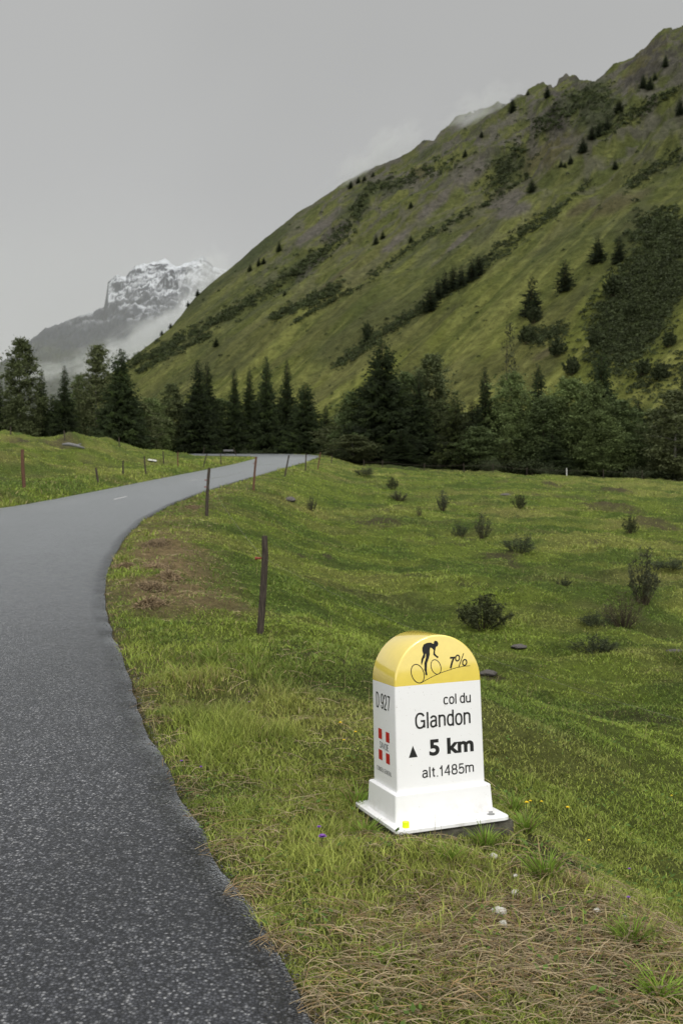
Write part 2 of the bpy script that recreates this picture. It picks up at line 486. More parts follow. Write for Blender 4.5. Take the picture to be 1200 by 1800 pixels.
m, t, b = mat("pasture")
a = N(t, "ShaderNodeAttribute", attribute_name="tint")
n1 = noise(t, 9.0, 6, 0.7)
c = mixc(t, 1.0, a.outputs["Color"], ramp(t, n1, [(0.28, 0.55), (0.72, 1.45)]), 'MULTIPLY')
n2 = noise(t, 55.0, 4, 0.7)
c = mixc(t, 1.0, c, ramp(t, n2, [(0.25, 0.6), (0.75, 1.4)]), 'MULTIPLY')
t.links.new(c, b.inputs["Base Color"])
b.inputs["Roughness"].default_value = 0.9
b.inputs["Specular IOR Level"].default_value = 0.1
bump(t, b, math_(t, 'ADD', n1, math_(t, 'MULTIPLY', n2, 0.35)), 1.0, 0.12)
M["pasture"] = m
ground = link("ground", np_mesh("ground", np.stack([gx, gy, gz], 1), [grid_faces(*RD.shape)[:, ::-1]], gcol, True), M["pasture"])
tag(ground, kind="structure")

# road
m, t, b = mat("asphalt")
c_ = N(t, "ShaderNodeTexCoord")
vo = N(t, "ShaderNodeTexVoronoi")
vo.inputs["Scale"].default_value = 86
t.links.new(c_.outputs["Object"], vo.inputs["Vector"])
sepc = N(t, "ShaderNodeSeparateColor")
t.links.new(vo.outputs["Color"], sepc.inputs[0])
stone = ramp(t, sepc.outputs[0], [(0.0, (.010, .010, .013)), (.5, (.036, .037, .044)), (.82, (.090, .092, .102)), (1.0, (.22, .22, .225))])
gap = ramp(t, vo.outputs["Distance"], [(0.25, 1.0), (0.62, 0.25)])
c = mixc(t, 1.0, stone, gap, 'MULTIPLY')
big = noise(t, 0.55, 5, 0.6)
c = mixc(t, 1.0, c, ramp(t, big, [(0.3, 0.70), (0.7, 1.30)]), 'MULTIPLY')
mid = noise(t, 9, 5, 0.65)
c = mixc(t, 1.0, c, ramp(t, mid, [(0.3, 0.78), (0.7, 1.2)]), 'MULTIPLY')
at_ = N(t, "ShaderNodeAttribute", attribute_name="tint")
c = mixc(t, 1.0, c, at_.outputs["Color"], 'MULTIPLY')
t.links.new(c, b.inputs["Base Color"])
t.links.new(ramp(t, mid, [(0.3, 0.36), (0.7, 0.55)]), b.inputs["Roughness"])
b.inputs["Specular IOR Level"].default_value = 0.30
b.inputs["Sheen Weight"].default_value = 0.75
b.inputs["Sheen Roughness"].default_value = 0.19
b.inputs["IOR"].default_value = 1.6
b.inputs["Specular Tint"].default_value = (.90, .95, 1.0, 1)
b.inputs["Sheen Tint"].default_value = (.90, .945, 1.0, 1)
hgt = math_(t, 'MULTIPLY', vo.outputs["Distance"], -1.0)
bump(t, b, math_(t, 'ADD', hgt, math_(t, 'MULTIPLY', mid, 0.25)), 0.38, 0.004)
M["asphalt"] = m
nc = 26
cr = np.linspace(0, 1, nc)
ne = len(edgeR)
jit = (fbm(edgeR[:, 1] * 1.3, edgeR[:, 1] * 0 + 3, 4, 71) - .5) * 0.16 * sm(16, 7, edgeR[:, 1])
eR = edgeR.copy(); eR[:1441, 0] += jit[:1441]
rv = eL3 = edgeL[:, None, :] * (1 - cr[None, :, None]) + eR[:, None, :] * cr[None, :, None]
rz = zroad(rv[..., 1]) + 0.012 + 0.03 * (1 - (2 * cr[None, :] - 1) ** 2)
v = np.concatenate([rv, rz[..., None]], 2)
skirt = v[:, [0, -1], :].copy(); skirt[..., 2] -= 0.12
v = np.concatenate([skirt[:, :1], v, skirt[:, 1:]], 1)
track = 1 + 0.14 * np.exp(-((cr - .27) / .1) ** 2) + 0.14 * np.exp(-((cr - .72) / .1) ** 2)
track *= 1 - 0.30 * sm(.93, 1.0, cr)
track = np.concatenate([[.6], track, [.6]])
tcol = np.repeat(np.tile(track, ne)[:, None], 3, 1)
road = link("road", np_mesh("road", v.reshape(-1, 3), [grid_faces(ne, nc + 2)], tcol, True), M["asphalt"])
tag(road, kind="structure")
M["roadpaint"] = plain("worn_road_paint", (0.27, 0.27, 0.275), 0.6, 0.45, 14)
for y0, y1 in ((30.8, 32.8), (45.6, 48.0)):
    q = []
    for y in (y0, y1):
        xc = 0.5 * (np.interp(y, yy, xr_tab) + np.interp(y, yy, xl_tab))
        for dx in (-.07, .07):
            q.append((xc + dx, y, float(zroad(y)) + 0.012 + 0.03 + 0.004))
    o = link("road_marking", np_mesh("road_marking", np.array(q), [np.array([[0, 1, 3, 2]])]), M["roadpaint"])
    tag(o, kind="structure")

# ------------------------------------------------------------------ the mountainside
CU = (0.766, 0.643)
SLOPE, Z0 = 0.80, 6.0 + ZC
def slope_uv(x, y):
    u = (x - 60) * CU[0] + (y - 150) * CU[1]
    v = -(x - 60) * CU[1] + (y - 150) * CU[0]
    return u, v
RIDGE = [(-600, 900), (-100, 800), (60, 745), (130, 705), (200, 645), (230, 622), (262, 598), (300, 568), (345, 514), (400, 466), (440, 432), (470, 409), (500, 388), (530, 366), (560, 347), (610, 318), (650, 296), (680, 283), (715, 262), (742, 239), (762, 234), (782, 214), (800, 196), (815, 188), (835, 186), (870, 180), (905, 172), (922, 166), (935, 150), (950, 139), (962, 138), (974, 144), (984, 129), (995, 125), (1018, 131), (1043, 130), (1070, 112), (1090, 98), (1115, 83), (1135, 64), (1155, 48), (1172, 41), (1200, 42), (1260, 30), (1400, 10), (1800, 60), (2400, 250)]
cpx = np.concatenate([np.arange(-300, 40, 12), np.arange(40, 1235, 1.7), np.arange(1240, 2300, 22)])
cdx = (cpx - 600) / 1750.0
e_r = (900 - np.interp(cpx, [p[0] for p in RIDGE], [p[1] for p in RIDGE])) / 1750.0
cu = cdx * CU[0] + CU[1]
k0 = 60 * CU[0] + 150 * CU[1]
Dr = (SLOPE * k0 - 6.0) / np.maximum(SLOPE * cu - e_r, 0.05)
Df = np.maximum((k0 - 25) / np.maximum(cu, .2), 90)
nrow = 430
tt = np.linspace(0, 1, nrow)
Drow = 1.0 / ((1 - tt)[:, None] / np.minimum(Df, Dr * .8)[None] + tt[:, None] / Dr[None])
back = np.array([6, 14, 30, 60, 110, 200.0])
Dall = np.concatenate([Drow, Dr[None] + back[:, None]])
MX = Dall * cdx[None]; MY = Dall
u, vv = slope_uv(MX, MY)
zb = Z0 + SLOPE * (np.sqrt(u * u + 12 ** 2) + u) / 2 - SLOPE * 3
tn = np.concatenate([tt, np.ones(len(back))])[:, None]
up = sm(0, 60, u)
gul = (fbm(vv / 42, u / 260, 4, 101) - .5) * 13 + (ridged(vv / 26, u / 150, 3, 104) - .5) * 5.0 + (fbm(vv / 9, u / 45, 4, 107) - .5) * 3.0
iso = (fbm(MX / 14, MY / 14, 5, 111) - .5) * 2.4
crag_m = sm(.66, .95, tn) * sm(250, 700, cpx)[None] 
crag = (ridged(MX / 26, MY / 26, 5, 115) - .45) * (10 + 8 * sm(820, 960, cpx)[None]) * crag_m
taper = 1 - .55 * sm(.85, 1, tn)
MZ = zb + (gul + iso) * up * taper + crag * (1 - .6 * sm(.92, 1, tn))
MZ[nrow:] = MZ[nrow - 1][None] - 0.55 * back[:, None] + (fbm(MX[nrow:] / 20, MY[nrow:] / 20, 3, 119) - .5) * 4
MPY = 900 - 1750 * (MZ - ZC) / MY      # where a place shows, used to lay out the cover by eye
MPX = np.broadcast_to(cpx[None], MPY.shape)
# turf, heath, scree and rock
s1 = fbm(vv / 11, u / 90, 4, 121); s2 = fbm(MX / 30, MY / 30, 4, 125); s3 = fbm(vv / 2.2, u / 20, 4, 128); s4 = fbm(MX / 5, MY / 5, 4, 131)
ga = np.array([.088, .098, .022]); gb = np.array([.142, .146, .042]); gd = np.array([.040, .052, .014]); he = np.array([.064, .058, .030]); scr = np.array([.082, .074, .066]); rk = np.array([.075, .070, .060])
def lerp(c, d, k): return c + (d - c) * np.clip(k, 0, 1)[..., None]
mc = lerp(ga + np.zeros(MX.shape + (3,)), gb, sm(.42, .66, s1) * .9)
mc = lerp(mc, gd, sm(.50, .70, s2) * .65)
mc = lerp(mc, gd, sm(.52, .66, s4) * .38)
mc = lerp(mc, gb * 1.25, sm(.52, .70, s3) * .55)
mc = lerp(mc, gd, sm(.60, .74, fbm(vv / 1.6, u / 9, 3, 151)) * .5)
mc = lerp(mc, he, sm(.52, .66, fbm(vv / 16, u / 34, 4, 135)) * .42)
high = sm(.35, .95, tn + (s2 - .5) * .5)
mc = lerp(mc, np.array([.046, .052, .021]), high * .62)
def blob(cx, cy, rx, ry, ang=0):
    a = math.radians(ang); dx = MPX - cx; dy = MPY - cy
    p = (dx * math.cos(a) + dy * math.sin(a)) / rx; q = (-dx * math.sin(a) + dy * math.cos(a)) / ry
    return sm(1.15, .55, np.sqrt(p * p + q * q) + (s4 - .5) * 1.1 + (s1 - .5) * .8)
screes = [(830, 300, 62, 22, -42), (760, 362, 60, 12, -42), (700, 420, 55, 9, -42), (960, 270, 90, 26, -33), (890, 350, 50, 16, -35), (735, 305, 20, 16, -30), (1080, 360, 55, 18, -25), (1140, 100, 45, 22, -50), (1110, 140, 40, 18, -35), (1020, 365, 30, 9, -30), (905, 370, 40, 14, -20), (560, 400, 70, 10, -38), (600, 480, 60, 4, -38), (960, 620, 28, 8, -30), (800, 430, 50, 6, -40)]
for s_ in screes:
    mc = lerp(mc, scr if s_[0] % 3 else he, blob(*s_) * .85)
mc = lerp(mc, rk, crag_m * sm(.40, .60, ridged(MX / 9, MY / 9, 4, 141)) * .85)
rocks = [(960, 215, 60, 45, 0), (1045, 180, 45, 50, 0), (1160, 95, 60, 38, -40), (1000, 160, 60, 30, -20), (1120, 130, 40, 25, -40), (860, 265, 40, 18, -30), (600, 400, 60, 16, -35), (540, 470, 40, 14, -35), (820, 250, 60, 14, -30)]
for s_ in rocks:
    mc = lerp(mc, rk * .62, blob(*s_) * sm(.40, .60, ridged(MX / 7, MY / 7, 4, 143)) * .9)
darks = [(1150, 470, 70, 70, -40), (1110, 560, 70, 60, -55), (1040, 190, 60, 55, 20), (890, 295, 40, 45, -40), (660, 335, 60, 18, -20), (625, 370, 40, 16, -30), (520, 470, 60, 16, -40), (750, 270, 40, 12, -35), (430, 460, 80, 10, -45), (470, 430, 70, 12, -40), (350, 525, 70, 14, -45)]
for s_ in darks:
    mc = lerp(mc, np.array([.034, .041, .018]), blob(*s_) * .75)
mc = mc * (.78 + .44 * fbm(MX / 1.9, MY / 1.9, 3, 147))[..., None]
m, t, b = mat("mountain_turf")
a = N(t, "ShaderNodeAttribute", attribute_name="tint")
n1 = noise(t, 0.42, 7, 0.75)
c = mixc(t, 1.0, a.outputs["Color"], ramp(t, n1, [(0.32, 0.60), (0.68, 1.40)]), 'MULTIPLY')
t.links.new(c, b.inputs["Base Color"])
b.inputs["Roughness"].default_value = 0.95
b.inputs["Specular IOR Level"].default_value = 0.05
bump(t, b, n1, 1.0, 1.2)
M["mountain"] = m
mountain = link("mountain_slope", np_mesh("mountain_slope", np.stack([MX, MY, MZ], 2).reshape(-1, 3), [grid_faces(*MX.shape)], mc.reshape(-1, 3), True), M["mountain"])
tag(mountain, kind="structure")
def on_mtn(px, py):
    j = int(np.argmin(np.abs(cpx - px)))
    pyc = np.minimum.accumulate(MPY[:nrow, j])
    i = int(np.searchsorted(-pyc, -py))
    i = min(max(i, 1), nrow - 1)
    return MX[i, j], MY[i, j], MZ[i, j]

# far peak under its first snow
PK = [(-500, 860), (-100, 690), (0, 640), (30, 628), (55, 598), (80, 578), (110, 568), (150, 553), (183, 541), (187, 520), (190, 496), (205, 482), (222, 487), (238, 468), (262, 462), (290, 457), (310, 470), (335, 462), (357, 452), (375, 470), (420, 480), (500, 520), (700, 700)]
ppx = np.concatenate([np.arange(-400, -20, 8.0), np.arange(-20, 430, 1.0), np.arange(430, 700, 10)])
pdx = (ppx - 600) / 1750.0
pe = (900 - np.interp(ppx, [p[0] for p in PK], [p[1] for p in PK])) / 1750.0
prow = 260
pt = np.linspace(0, 1, prow)[:, None]
PD = 1700 + 1100 * pt + 0 * pdx[None]
PX = PD * pdx[None]
ztop = ZC + pe[None] * 2800
_k = np.hanning(121); _k /= _k.sum()
psm = np.interp(ppx, np.arange(-460, 760), np.convolve(np.pad(np.interp(np.arange(-460, 760), ppx, pe), 60, mode='edge'), _k, 'valid'))
ztop = ztop + (psm[None] - pe[None]) * 2800 * sm(.97, .62, pt)
PZ = 90 + (ztop - 90) * pt ** 0.9
damp = sm(0, .12, pt) * (1 - .72 * sm(.86, 1, pt))
rid = ridged(PX / 170, PD / 170, 6, 201)
PZ = PZ + ((rid - .45) * 75 * sm(1, .7, pt) + (ridged(PX / 55, PD / 40, 4, 206) - .45) * 40 + (ridged(PX / 20, PD / 14, 3, 209) - .45) * 12) * damp
PD2 = np.concatenate([PD, PD[-1:] + np.array([[60.0], [300.0]])]); PX2 = PD2 * pdx[None]
PZ2 = np.concatenate([PZ, PZ[-1:] - np.array([[60.0], [300.0]])])
gxz = np.gradient(PZ2, axis=0) / np.maximum(np.gradient(PD2, axis=0), .1)
gxx = np.gradient(PZ2, axis=1) / np.maximum(np.gradient(PX2, axis=1), .1)
steep = np.hypot(gxz, gxx)
hh = (900 - 1750 * (PZ2 - ZC) / PD2)
sn = fbm(PX2 / 40, PZ2 / 16, 5, 211)
snow = sm(.72, .36, steep * .55 + (sn - .5) * 1.7) * sm(572, 505, hh + (sn - .5) * 70)
snow = np.maximum(snow, sm(.5, .62, fbm(PX2 / 22, PZ2 / 7, 4, 217)) * sm(550, 480, hh) * .7)
rkc = np.array([.040, .044, .052]) * (.6 + .8 * fbm(PX2 / 25, PZ2 / 10, 4, 214))[..., None]
grn = np.array([.055, .062, .040]) * (.7 + .6 * sn)[..., None]
pc = lerp(rkc, grn, sm(590, 640, hh + (sn - .5) * 60) * .8)
pc = lerp(pc, np.array([.52, .54, .57]), snow * .92)
m, t, b = mat("peak_rock")
a = N(t, "ShaderNodeAttribute", attribute_name="tint")
n1 = noise(t, 0.05, 6, 0.7)
c = mixc(t, 1.0, a.outputs["Color"], ramp(t, n1, [(0.3, 0.75), (0.7, 1.25)]), 'MULTIPLY')
t.links.new(c, b.inputs["Base Color"])
b.inputs["Roughness"].default_value = 0.95
b.inputs["Specular IOR Level"].default_value = 0.05
bump(t, b, n1, 1.0, 10)
peak = link("distant_mountain", np_mesh("distant_mountain", np.stack([PX2, PD2, PZ2], 2).reshape(-1, 3), [grid_faces(*PX2.shape)], pc.reshape(-1, 3), True), m)
tag(peak, kind="structure")

# mist drifting in front of the peak and over the ridge
def mist(px, py, D, wpx, hpx, depth, dens, scale, soft=1.0, lo=0.42, hi=0.68, rot=0):
    m = bpy.data.materials.new("mist")
    m.use_nodes = True
    t = m.node_tree
    t.nodes.remove(t.nodes["Principled BSDF"])
    pv = N(t, "ShaderNodeVolumePrincipled")
    pv.inputs["Color"].default_value = (.74, .75, .76, 1)
    pv.inputs["Anisotropy"].default_value = 0.0
    c = N(t, "ShaderNodeTexCoord")
    ln = N(t, "ShaderNodeVectorMath", operation='LENGTH')
    t.links.new(c.outputs["Object"], ln.inputs[0])
    fall = maprange(t, ln.outputs["Value"], 0.25, 0.98, 1.0, 0.0)
    n = N(t, "ShaderNodeTexNoise")
    n.inputs["Scale"].default_value = scale
    n.inputs["Detail"].default_value = 4
    n.inputs["Roughness"].default_value = 0.6
    t.links.new(c.outputs["Object"], n.inputs["Vector"])
    nn = math_(t, 'ADD', n.outputs["Fac"], math_(t, 'MULTIPLY', math_(t, 'SUBTRACT', fall, 0.5), 0.35 * soft))
    d = maprange(t, nn, lo, hi, 0.0, dens)
    t.links.new(math_(t, 'MULTIPLY', d, fall), pv.inputs["Density"])
    t.links.new(pv.outputs[0], t.nodes["Material Output"].inputs["Volume"])
    bm = bmesh.new()
    bmesh.ops.create_icosphere(bm, subdivisions=3, radius=1.0)
    me = bpy.data.meshes.new("mist")
    bm.to_mesh(me); bm.free()
    o = link("mist", me, m)
    o.location = ((px - 600) / 1750.0 * D, D, ZC - (py - 900) / 1750.0 * D)
    o.scale = (wpx / 1750.0 * D, depth, hpx / 1750.0 * D)
    o.rotation_euler = (0, R(rot), 0)
    tag(o, kind="stuff")
    return o
mist(150, 560, 1350, 520, 300, 160, 0.0017, 0.8, 1.0, 0.0, 0.6)            # thin veil before the whole peak
mist(250, 610, 1500, 190, 60, 120, 0.026, 3.2, 1.0, .46, .72, rot=-32)     # bank rising between peak and slope
mist(330, 560, 1520, 110, 60, 110, 0.022, 3.0, 1.0, .46, .72, rot=-38)
mist(75, 655, 1450, 110, 26, 90, 0.016, 3.8, .8, .46, .74, rot=-12)
mist(365, 490, 1560, 90, 62, 120, 0.017, 3.6, .9, .44, .76, rot=-40)               # cloud on the peak's shoulder
mist(165, 636, 1480, 90, 38, 100, 0.016, 3.6, .8, .46, .74, rot=-25)
mist(655, 292, 580, 160, 40, 70, 0.062, 2.8, .8, .46, .78, rot=-33)        # on the ridge
mist(845, 190, 525, 120, 28, 50, 0.055, 2.8, .8, .46, .78, rot=-12)

# ------------------------------------------------------------------ the kilometre stone
stone_root = empty("kilometre_stone", (0.4289, 4.85, ZC - 1.4643))
stone_root.rotation_euler = (-0.0315, -0.0169, 0.3496)
tag(stone_root, "white kilometre stone with rounded yellow top standing beside the road", "milestone")
WB, WT, TB, TT = 0.459, 0.4511, 0.2923, 0.2826
HB, HS = 0.1603, 0.6458
def rrect(wd, dp, r, z, seg=5):
    p = []
    for cx, cy, a0 in ((1, -1, -90), (1, 1, 0), (-1, 1, 90), (-1, -1, 180)):
        for k in range(seg + 1):
            a = math.radians(a0 + 90 * k / seg)
            p.append((cx * (wd / 2 - r) + r * math.cos(a), cy * (dp / 2 - r) + r * math.sin(a), z))
    return p
def loft(rings, cap0=True, cap1=True):
    n = len(rings[0]); v = [q for r_ in rings for q in r_]; f = []
    for i in range(len(rings) - 1):
        for k in range(n):
            f.append((i * n + k, i * n + (k + 1) % n, (i + 1) * n + (k + 1) % n, (i + 1) * n + k))
    if cap0: f.append(tuple(range(n))[::-1])
    if cap1: f.append(tuple(range((len(rings) - 1) * n, len(rings) * n)))
    return v, f
def pyobj(name, v, f, mt, parent, smooth_angle=None):
    me = bpy.data.meshes.new(name)
    me.from_pydata(v, [], f); me.update()
    if smooth_angle:
        me.polygons.foreach_set("use_smooth", [True] * len(me.polygons))
        me.set_sharp_from_angle(angle=R(smooth_angle))
    return link(name, me, mt, parent)
EDGE = 0.009
v, f = loft([rrect(WB, TB, EDGE, HB - 0.01), rrect(WT, TT, EDGE, HS)])
pyobj("body", v, f, M["white"], stone_root, 35)
# yellow rounded top, rings from the front face to the back
seg = 48
def arch(ins, y, wd=WT):
    r_ = wd / 2 - ins
    p = [(-r_, y, HS)] + [(-r_ * math.cos(math.pi * k / seg), y, HS + 0.004 + r_ * math.sin(math.pi * k / seg)) for k in range(seg + 1)] + [(r_, y, HS)]
    return p
rings = []
for k in range(6):
    a = math.pi / 2 * k / 5
    rings.append(arch(EDGE * (1 - math.sin(a)), -TT / 2 + EDGE * (1 - math.cos(a))))
for k in range(6):
    a = math.pi / 2 * (5 - k) / 5
    rings.append(arch(EDGE * (1 - math.sin(a)), TT / 2 - EDGE * (1 - math.cos(a))))
v, f = loft(rings)
pyobj("rounded_top", v, f, M["yellow"], stone_root, 35)
# plinth, base plate
def slab(name, w0, d0, z0, w1, d1, z1, r_, bev, mt):
    v, f = loft([rrect(w0, d0, r_, z0), rrect(w1, d1, r_, z1 - bev), rrect(w1 - bev * 1.2, d1 - bev * 1.2, r_, z1 - bev * .25), rrect(w1 - bev * 2.4, d1 - bev * 2.4, r_, z1)])
    return pyobj(name, v, f, mt, stone_root, 30)
slab("plinth", WB + .052, TB + .062, 0.0205, WB + .0385, TB + .049, 0.1483 + 0.004, 0.010, 0.006, M["white"])
slab("base_plate", .578, .558, 0.003, .578, .558, 0.0212, 0.03, 0.004, M["white"])
def bolt(name, x, y, r_, h, mt):
    v, f = loft([[(x + r_ * math.cos(a * math.pi / 6), y + r_ * math.sin(a * math.pi / 6), z) for a in range(12)] for z in (0.0208, 0.0212 + h)])
    return pyobj(name, v, f, mt, stone_root)
bolt("bolt_cap", -0.232, -0.243, 0.016, 0.026, M["neon"])
bh = bolt("bolt_head", 0.215, -0.222, 0.018, 0.003, M["steel"])
v, f = loft([[(0.215 + .011 * math.cos(a * math.pi / 3), -.222 + .011 * math.sin(a * math.pi / 3), z) for a in range(6)] for z in (0.024, 0.036)])
pyobj("nut", v, f, M["steel"], bh)

# lettering: flat vinyl, 0.6 mm proud of the faces
bF = (TB - TT) / 2 / (HS - HB)
bS = (WB - WT) / 2 / (HS - HB)
def face_front(u_, z): 
    y = -(TT / 2 + (max(HS - z, 0)) * bF)
    return (u_, y - 0.0008, z)
def face_left(u_, z):
    x = -(WT / 2 + max(HS - z, 0) * bS)
    return (x - 0.0008, -u_, z)
def outline(name, polys, fn, mt):
    """polys: list of 2D point lists, each one face"""
    v = []; f = []
    for p in polys:
        b0 = len(v); v += [fn(*q) for q in p]; f.append(tuple(range(b0, b0 + len(p))))
    return pyobj(name, v, f, mt, stone_root)
def arc(cx, cz, rx, rz, a0, a1, n=14, p=2.4):
    o = []
    for k in range(n + 1):
        t_ = math.radians(a0 + (a1 - a0) * k / n); c, d = math.cos(t_), math.sin(t_)
        o.append((cx + rx * math.copysign(abs(c) ** (2 / p), c), cz + rz * math.copysign(abs(d) ** (2 / p), d)))
    return o
XH = .73
GLYPH = {
 'c': (.40, [arc(.21, XH / 2, .19, XH / 2, 40, 320, 22)]),
 'o': (.44, [('o', arc(.22, XH / 2, .20, XH / 2, 0, 360, 30)[:-1])]),
 'l': (.10, [[(.05, 0), (.05, 1)]]),
 'd': (.44, [arc(.22, XH / 2, .19, XH / 2, 25, 335, 26), [(.40, 0), (.40, 1)]]),
 'u': (.44, [[(.04, XH)] + arc(.215, .20, .175, .20, 180, 352, 14), [(.40, 0), (.40, XH)]]),
 'n': (.44, [[(.04, 0), (.04, XH)], arc(.225, XH - .20, .175, .20, 172, 0, 14) + [(.40, 0)]]),
 'm': (.72, [[(.04, 0), (.04, XH)], arc(.20, XH - .19, .155, .19, 172, 0, 12) + [(.355, 0)], arc(.52, XH - .19, .16, .19, 172, 0, 12) + [(.68, 0)]]),
 'a': (.44, [arc(.215, XH - .19, .165, .19, 168, 0, 12) + [(.38, .10), (.43, .01)], [(.38, .44), (.26, .41)] + arc(.20, .205, .165, .205, 90, 270, 12) + [(.30, .04), (.375, .15)]]),
 't': (.28, [[(.13, .94), (.13, .14), (.16, .03), (.26, .01)], [(0, XH - .03), (.26, XH - .03)]]),
 'k': (.44, [[(.04, 0), (.04, 1)], [(.40, XH), (.06, .30)], [(.19, .43), (.42, 0)]]),
 '.': (.10, [[(.05, 0), (.05, .11)]]),
 'G': (.62, [arc(.30, .5, .28, .5, 32, 335, 30), [(.34, .47), (.57, .47), (.57, 0)]]),
 '1': (.32, [[(.03, .76), (.14, .80), (.21, .98)], [(.215, 0), (.215, 1)]]),
 '4': (.48, [[(.46, .27), (.02, .27), (.34, 1)], [(.35, 0), (.35, 1)]]),
 '8': (.46, [('o', arc(.23, .755, .175, .245, 0, 360, 26)[:-1]), ('o', arc(.23, .265, .205, .265, 0, 360, 26)[:-1])]),
 '5': (.46, [[(.42, .985), (.10, .985), (.06, .47), (.12, .55)] + arc(.23, .32, .205, .32, 105, -160, 24)]),
 '7': (.46, [[(.02, .985), (.44, .985), (.30, .62), (.17, 0)]]),
 'D': (.52, [[(.04, 0), (.04, 1), (.22, 1)] + arc(.22, .5, .26, .5, 80, -80, 18) + [(.22, 0), (.04, 0)]]),
 '9': (.46, [('o', arc(.23, .685, .19, .315, 0, 360, 26)[:-1]), [(.42, .66), (.415, .35), (.37, .10), (.23, .01), (.09, .06), (.045, .22)]]),
 '2': (.46, [[(.04, .70)] + arc(.23, .72, .19, .28, 170, 0, 16) + [(.40, .56), (.30, .40), (.07, .14), (.04, .015), (.44, .015)]]),
 'S': (.50, [[(.44, .76), (.41, .92), (.31, .99), (.19, .99), (.09, .92), (.06, .78), (.10, .64), (.22, .55), (.36, .46), (.45, .33), (.45, .17), (.36, .04), (.22, .005), (.10, .06), (.04, .24)]]),
 'A': (.52, [[(.01, 0), (.25, 1), (.27, 1), (.51, 0)], [(.10, .33), (.42, .33)]]),
 'V': (.50, [[(.01, 1), (.24, 0), (.26, 0), (.49, 1)]]),
 'O': (.60, [('o', arc(.30, .5, .27, .5, 0, 360, 34)[:-1])]),
 'I': (.10, [[(.05, 0), (.05, 1)]]),
 'E': (.44, [[(.42, .985), (.05, .985), (.05, .015), (.43, .015)], [(.05, .52), (.38, .52)]]),
 'C': (.56, [arc(.29, .5, .26, .5, 42, 318, 26)]),
 'N': (.52, [[(.05, 0), (.05, 1), (.07, 1), (.45, 0), (.47, 0), (.47, 1)]]),
 'L': (.40, [[(.05, 1), (.05, .015), (.39, .015)]]),
 'R': (.52, [[(.05, 0), (.05, .985), (.28, .985)] + arc(.28, .745, .17, .24, 80, -80, 12) + [(.05, .50)], [(.27, .50), (.46, 0)]]),
}
def ribbon(p, wd, closed):
    n = len(p); o = []; L_ = []; R_ = []
    for i in range(n):
        pr = p[i - 1] if (closed or i > 0) else None
        nx = p[(i + 1) % n] if (closed or i < n - 1) else None
        ds = []
        for a_, b_ in ((pr, p[i]), (p[i], nx)):
            if a_ is None or b_ is None: continue
            dx, dz = b_[0] - a_[0], b_[1] - a_[1]; l = math.hypot(dx, dz) or 1e-9
            ds.append((-dz / l, dx / l))
        mx_, mz_ = sum(d[0] for d in ds) / len(ds), sum(d[1] for d in ds) / len(ds)
        q = max(mx_ * mx_ + mz_ * mz_, .30)
        mx_, mz_ = mx_ / q, mz_ / q
        L_.append((p[i][0] + mx_ * wd / 2, p[i][1] + mz_ * wd / 2)); R_.append((p[i][0] - mx_ * wd / 2, p[i][1] - mz_ * wd / 2))
    for i in range(n if closed else n - 1):
        j = (i + 1) % n
        o.append([R_[i], R_[j], L_[j], L_[i]])
    return o
def text(name, body, u0, u1, z0, cap, fn, mt, wt=.009, shear=0.0, gap=.13, sp=.24):
    """one part per word, letters drawn as strokes of width wt fitted between u0 and u1"""
    x = 0; words = [[]]; ext = []
    for ch in body:
        if ch == ' ':
            x += sp; words.append([]); continue
        wd_, st = GLYPH[ch]
        words[-1].append((x, st)); ext.append((x, x + wd_)); x += wd_ + gap
    x1 = ext[-1][1]
    sx = (abs(u1 - u0) - wt) / x1; sg = 1 if u1 > u0 else -1
    for wl in words:
        v = []; f = []; depth = 0
        for gx_, st in wl:
            for s_ in st:
                closed = isinstance(s_, tuple)
                pts = s_[1] if closed else s_
                stem_ = len(pts) == 2 and pts[0][0] == pts[1][0]
                pp = [(wt / 2 + (gx_ + a + shear * c) * sx, z0 + wt / 2 + c * (cap - wt) + (wt / 2 * (1 if c > .3 else -1) if stem_ else 0)) for a, c in pts]
                depth += 1
                for quad in ribbon(pp, wt, closed):
                    b0 = len(v)
                    for a, c in quad:
                        q = fn(u0 + sg * a, c)
                        k = .00005 * (depth % 4)
                        v.append((q[0] - (k if fn is face_left else 0), q[1] - (k if fn is face_front else 0), q[2]))
                    f.append((b0, b0 + 1, b0 + 2, b0 + 3))
        pyobj(name, v, f, mt, stone_root)
text("lettering", "col du", 0.0215, 0.1700, 0.5425, 0.0485, face_front, M["ink"], .0066)
text("lettering", "Glandon", -0.1290, 0.1660, 0.4395, 0.0765, face_front, M["ink"], .0092)
def bold_text(body, u0, u1, z0, cap):
    cu_ = bpy.data.curves.new("lettering", 'FONT')
    cu_.body = body; cu_.offset = 0.036; cu_.resolution_u = 6
    to = bpy.data.objects.new("lettering", cu_)
    col.objects.link(to)
    bpy.context.view_layer.update()
    me = bpy.data.meshes.new_from_object(to.evaluated_get(bpy.context.evaluated_depsgraph_get()))
    bpy.data.objects.remove(to); bpy.data.curves.remove(cu_)
    x0, x1 = min(q.co.x for q in me.vertices), max(q.co.x for q in me.vertices)
    for q in me.vertices:
        q.co = face_front(u0 + (q.co.x - x0) / (x1 - x0) * (u1 - u0), z0 + q.co.y * cap / .72)
    me.update(); me.materials.clear()
    return link("lettering", me, M["ink"], stone_root)
bold_text("5", -.0590, -.0060, .3125, .0725)
bold_text("km", .0340, .1745, .3125, .0725)
text("lettering", "alt.1485m", -0.1015, 0.1740, 0.2085, 0.0500, face_front, M["ink"], .0064)
outline("arrow_mark", [[(-0.1652, .3105), (-.1206, .3105), (-.1432, .3650)]], face_front, M["ink"])
text("lettering", "7", 0.0525, 0.0850, 0.7080, 0.0600, face_front, M["ink"], .0095, shear=.12)
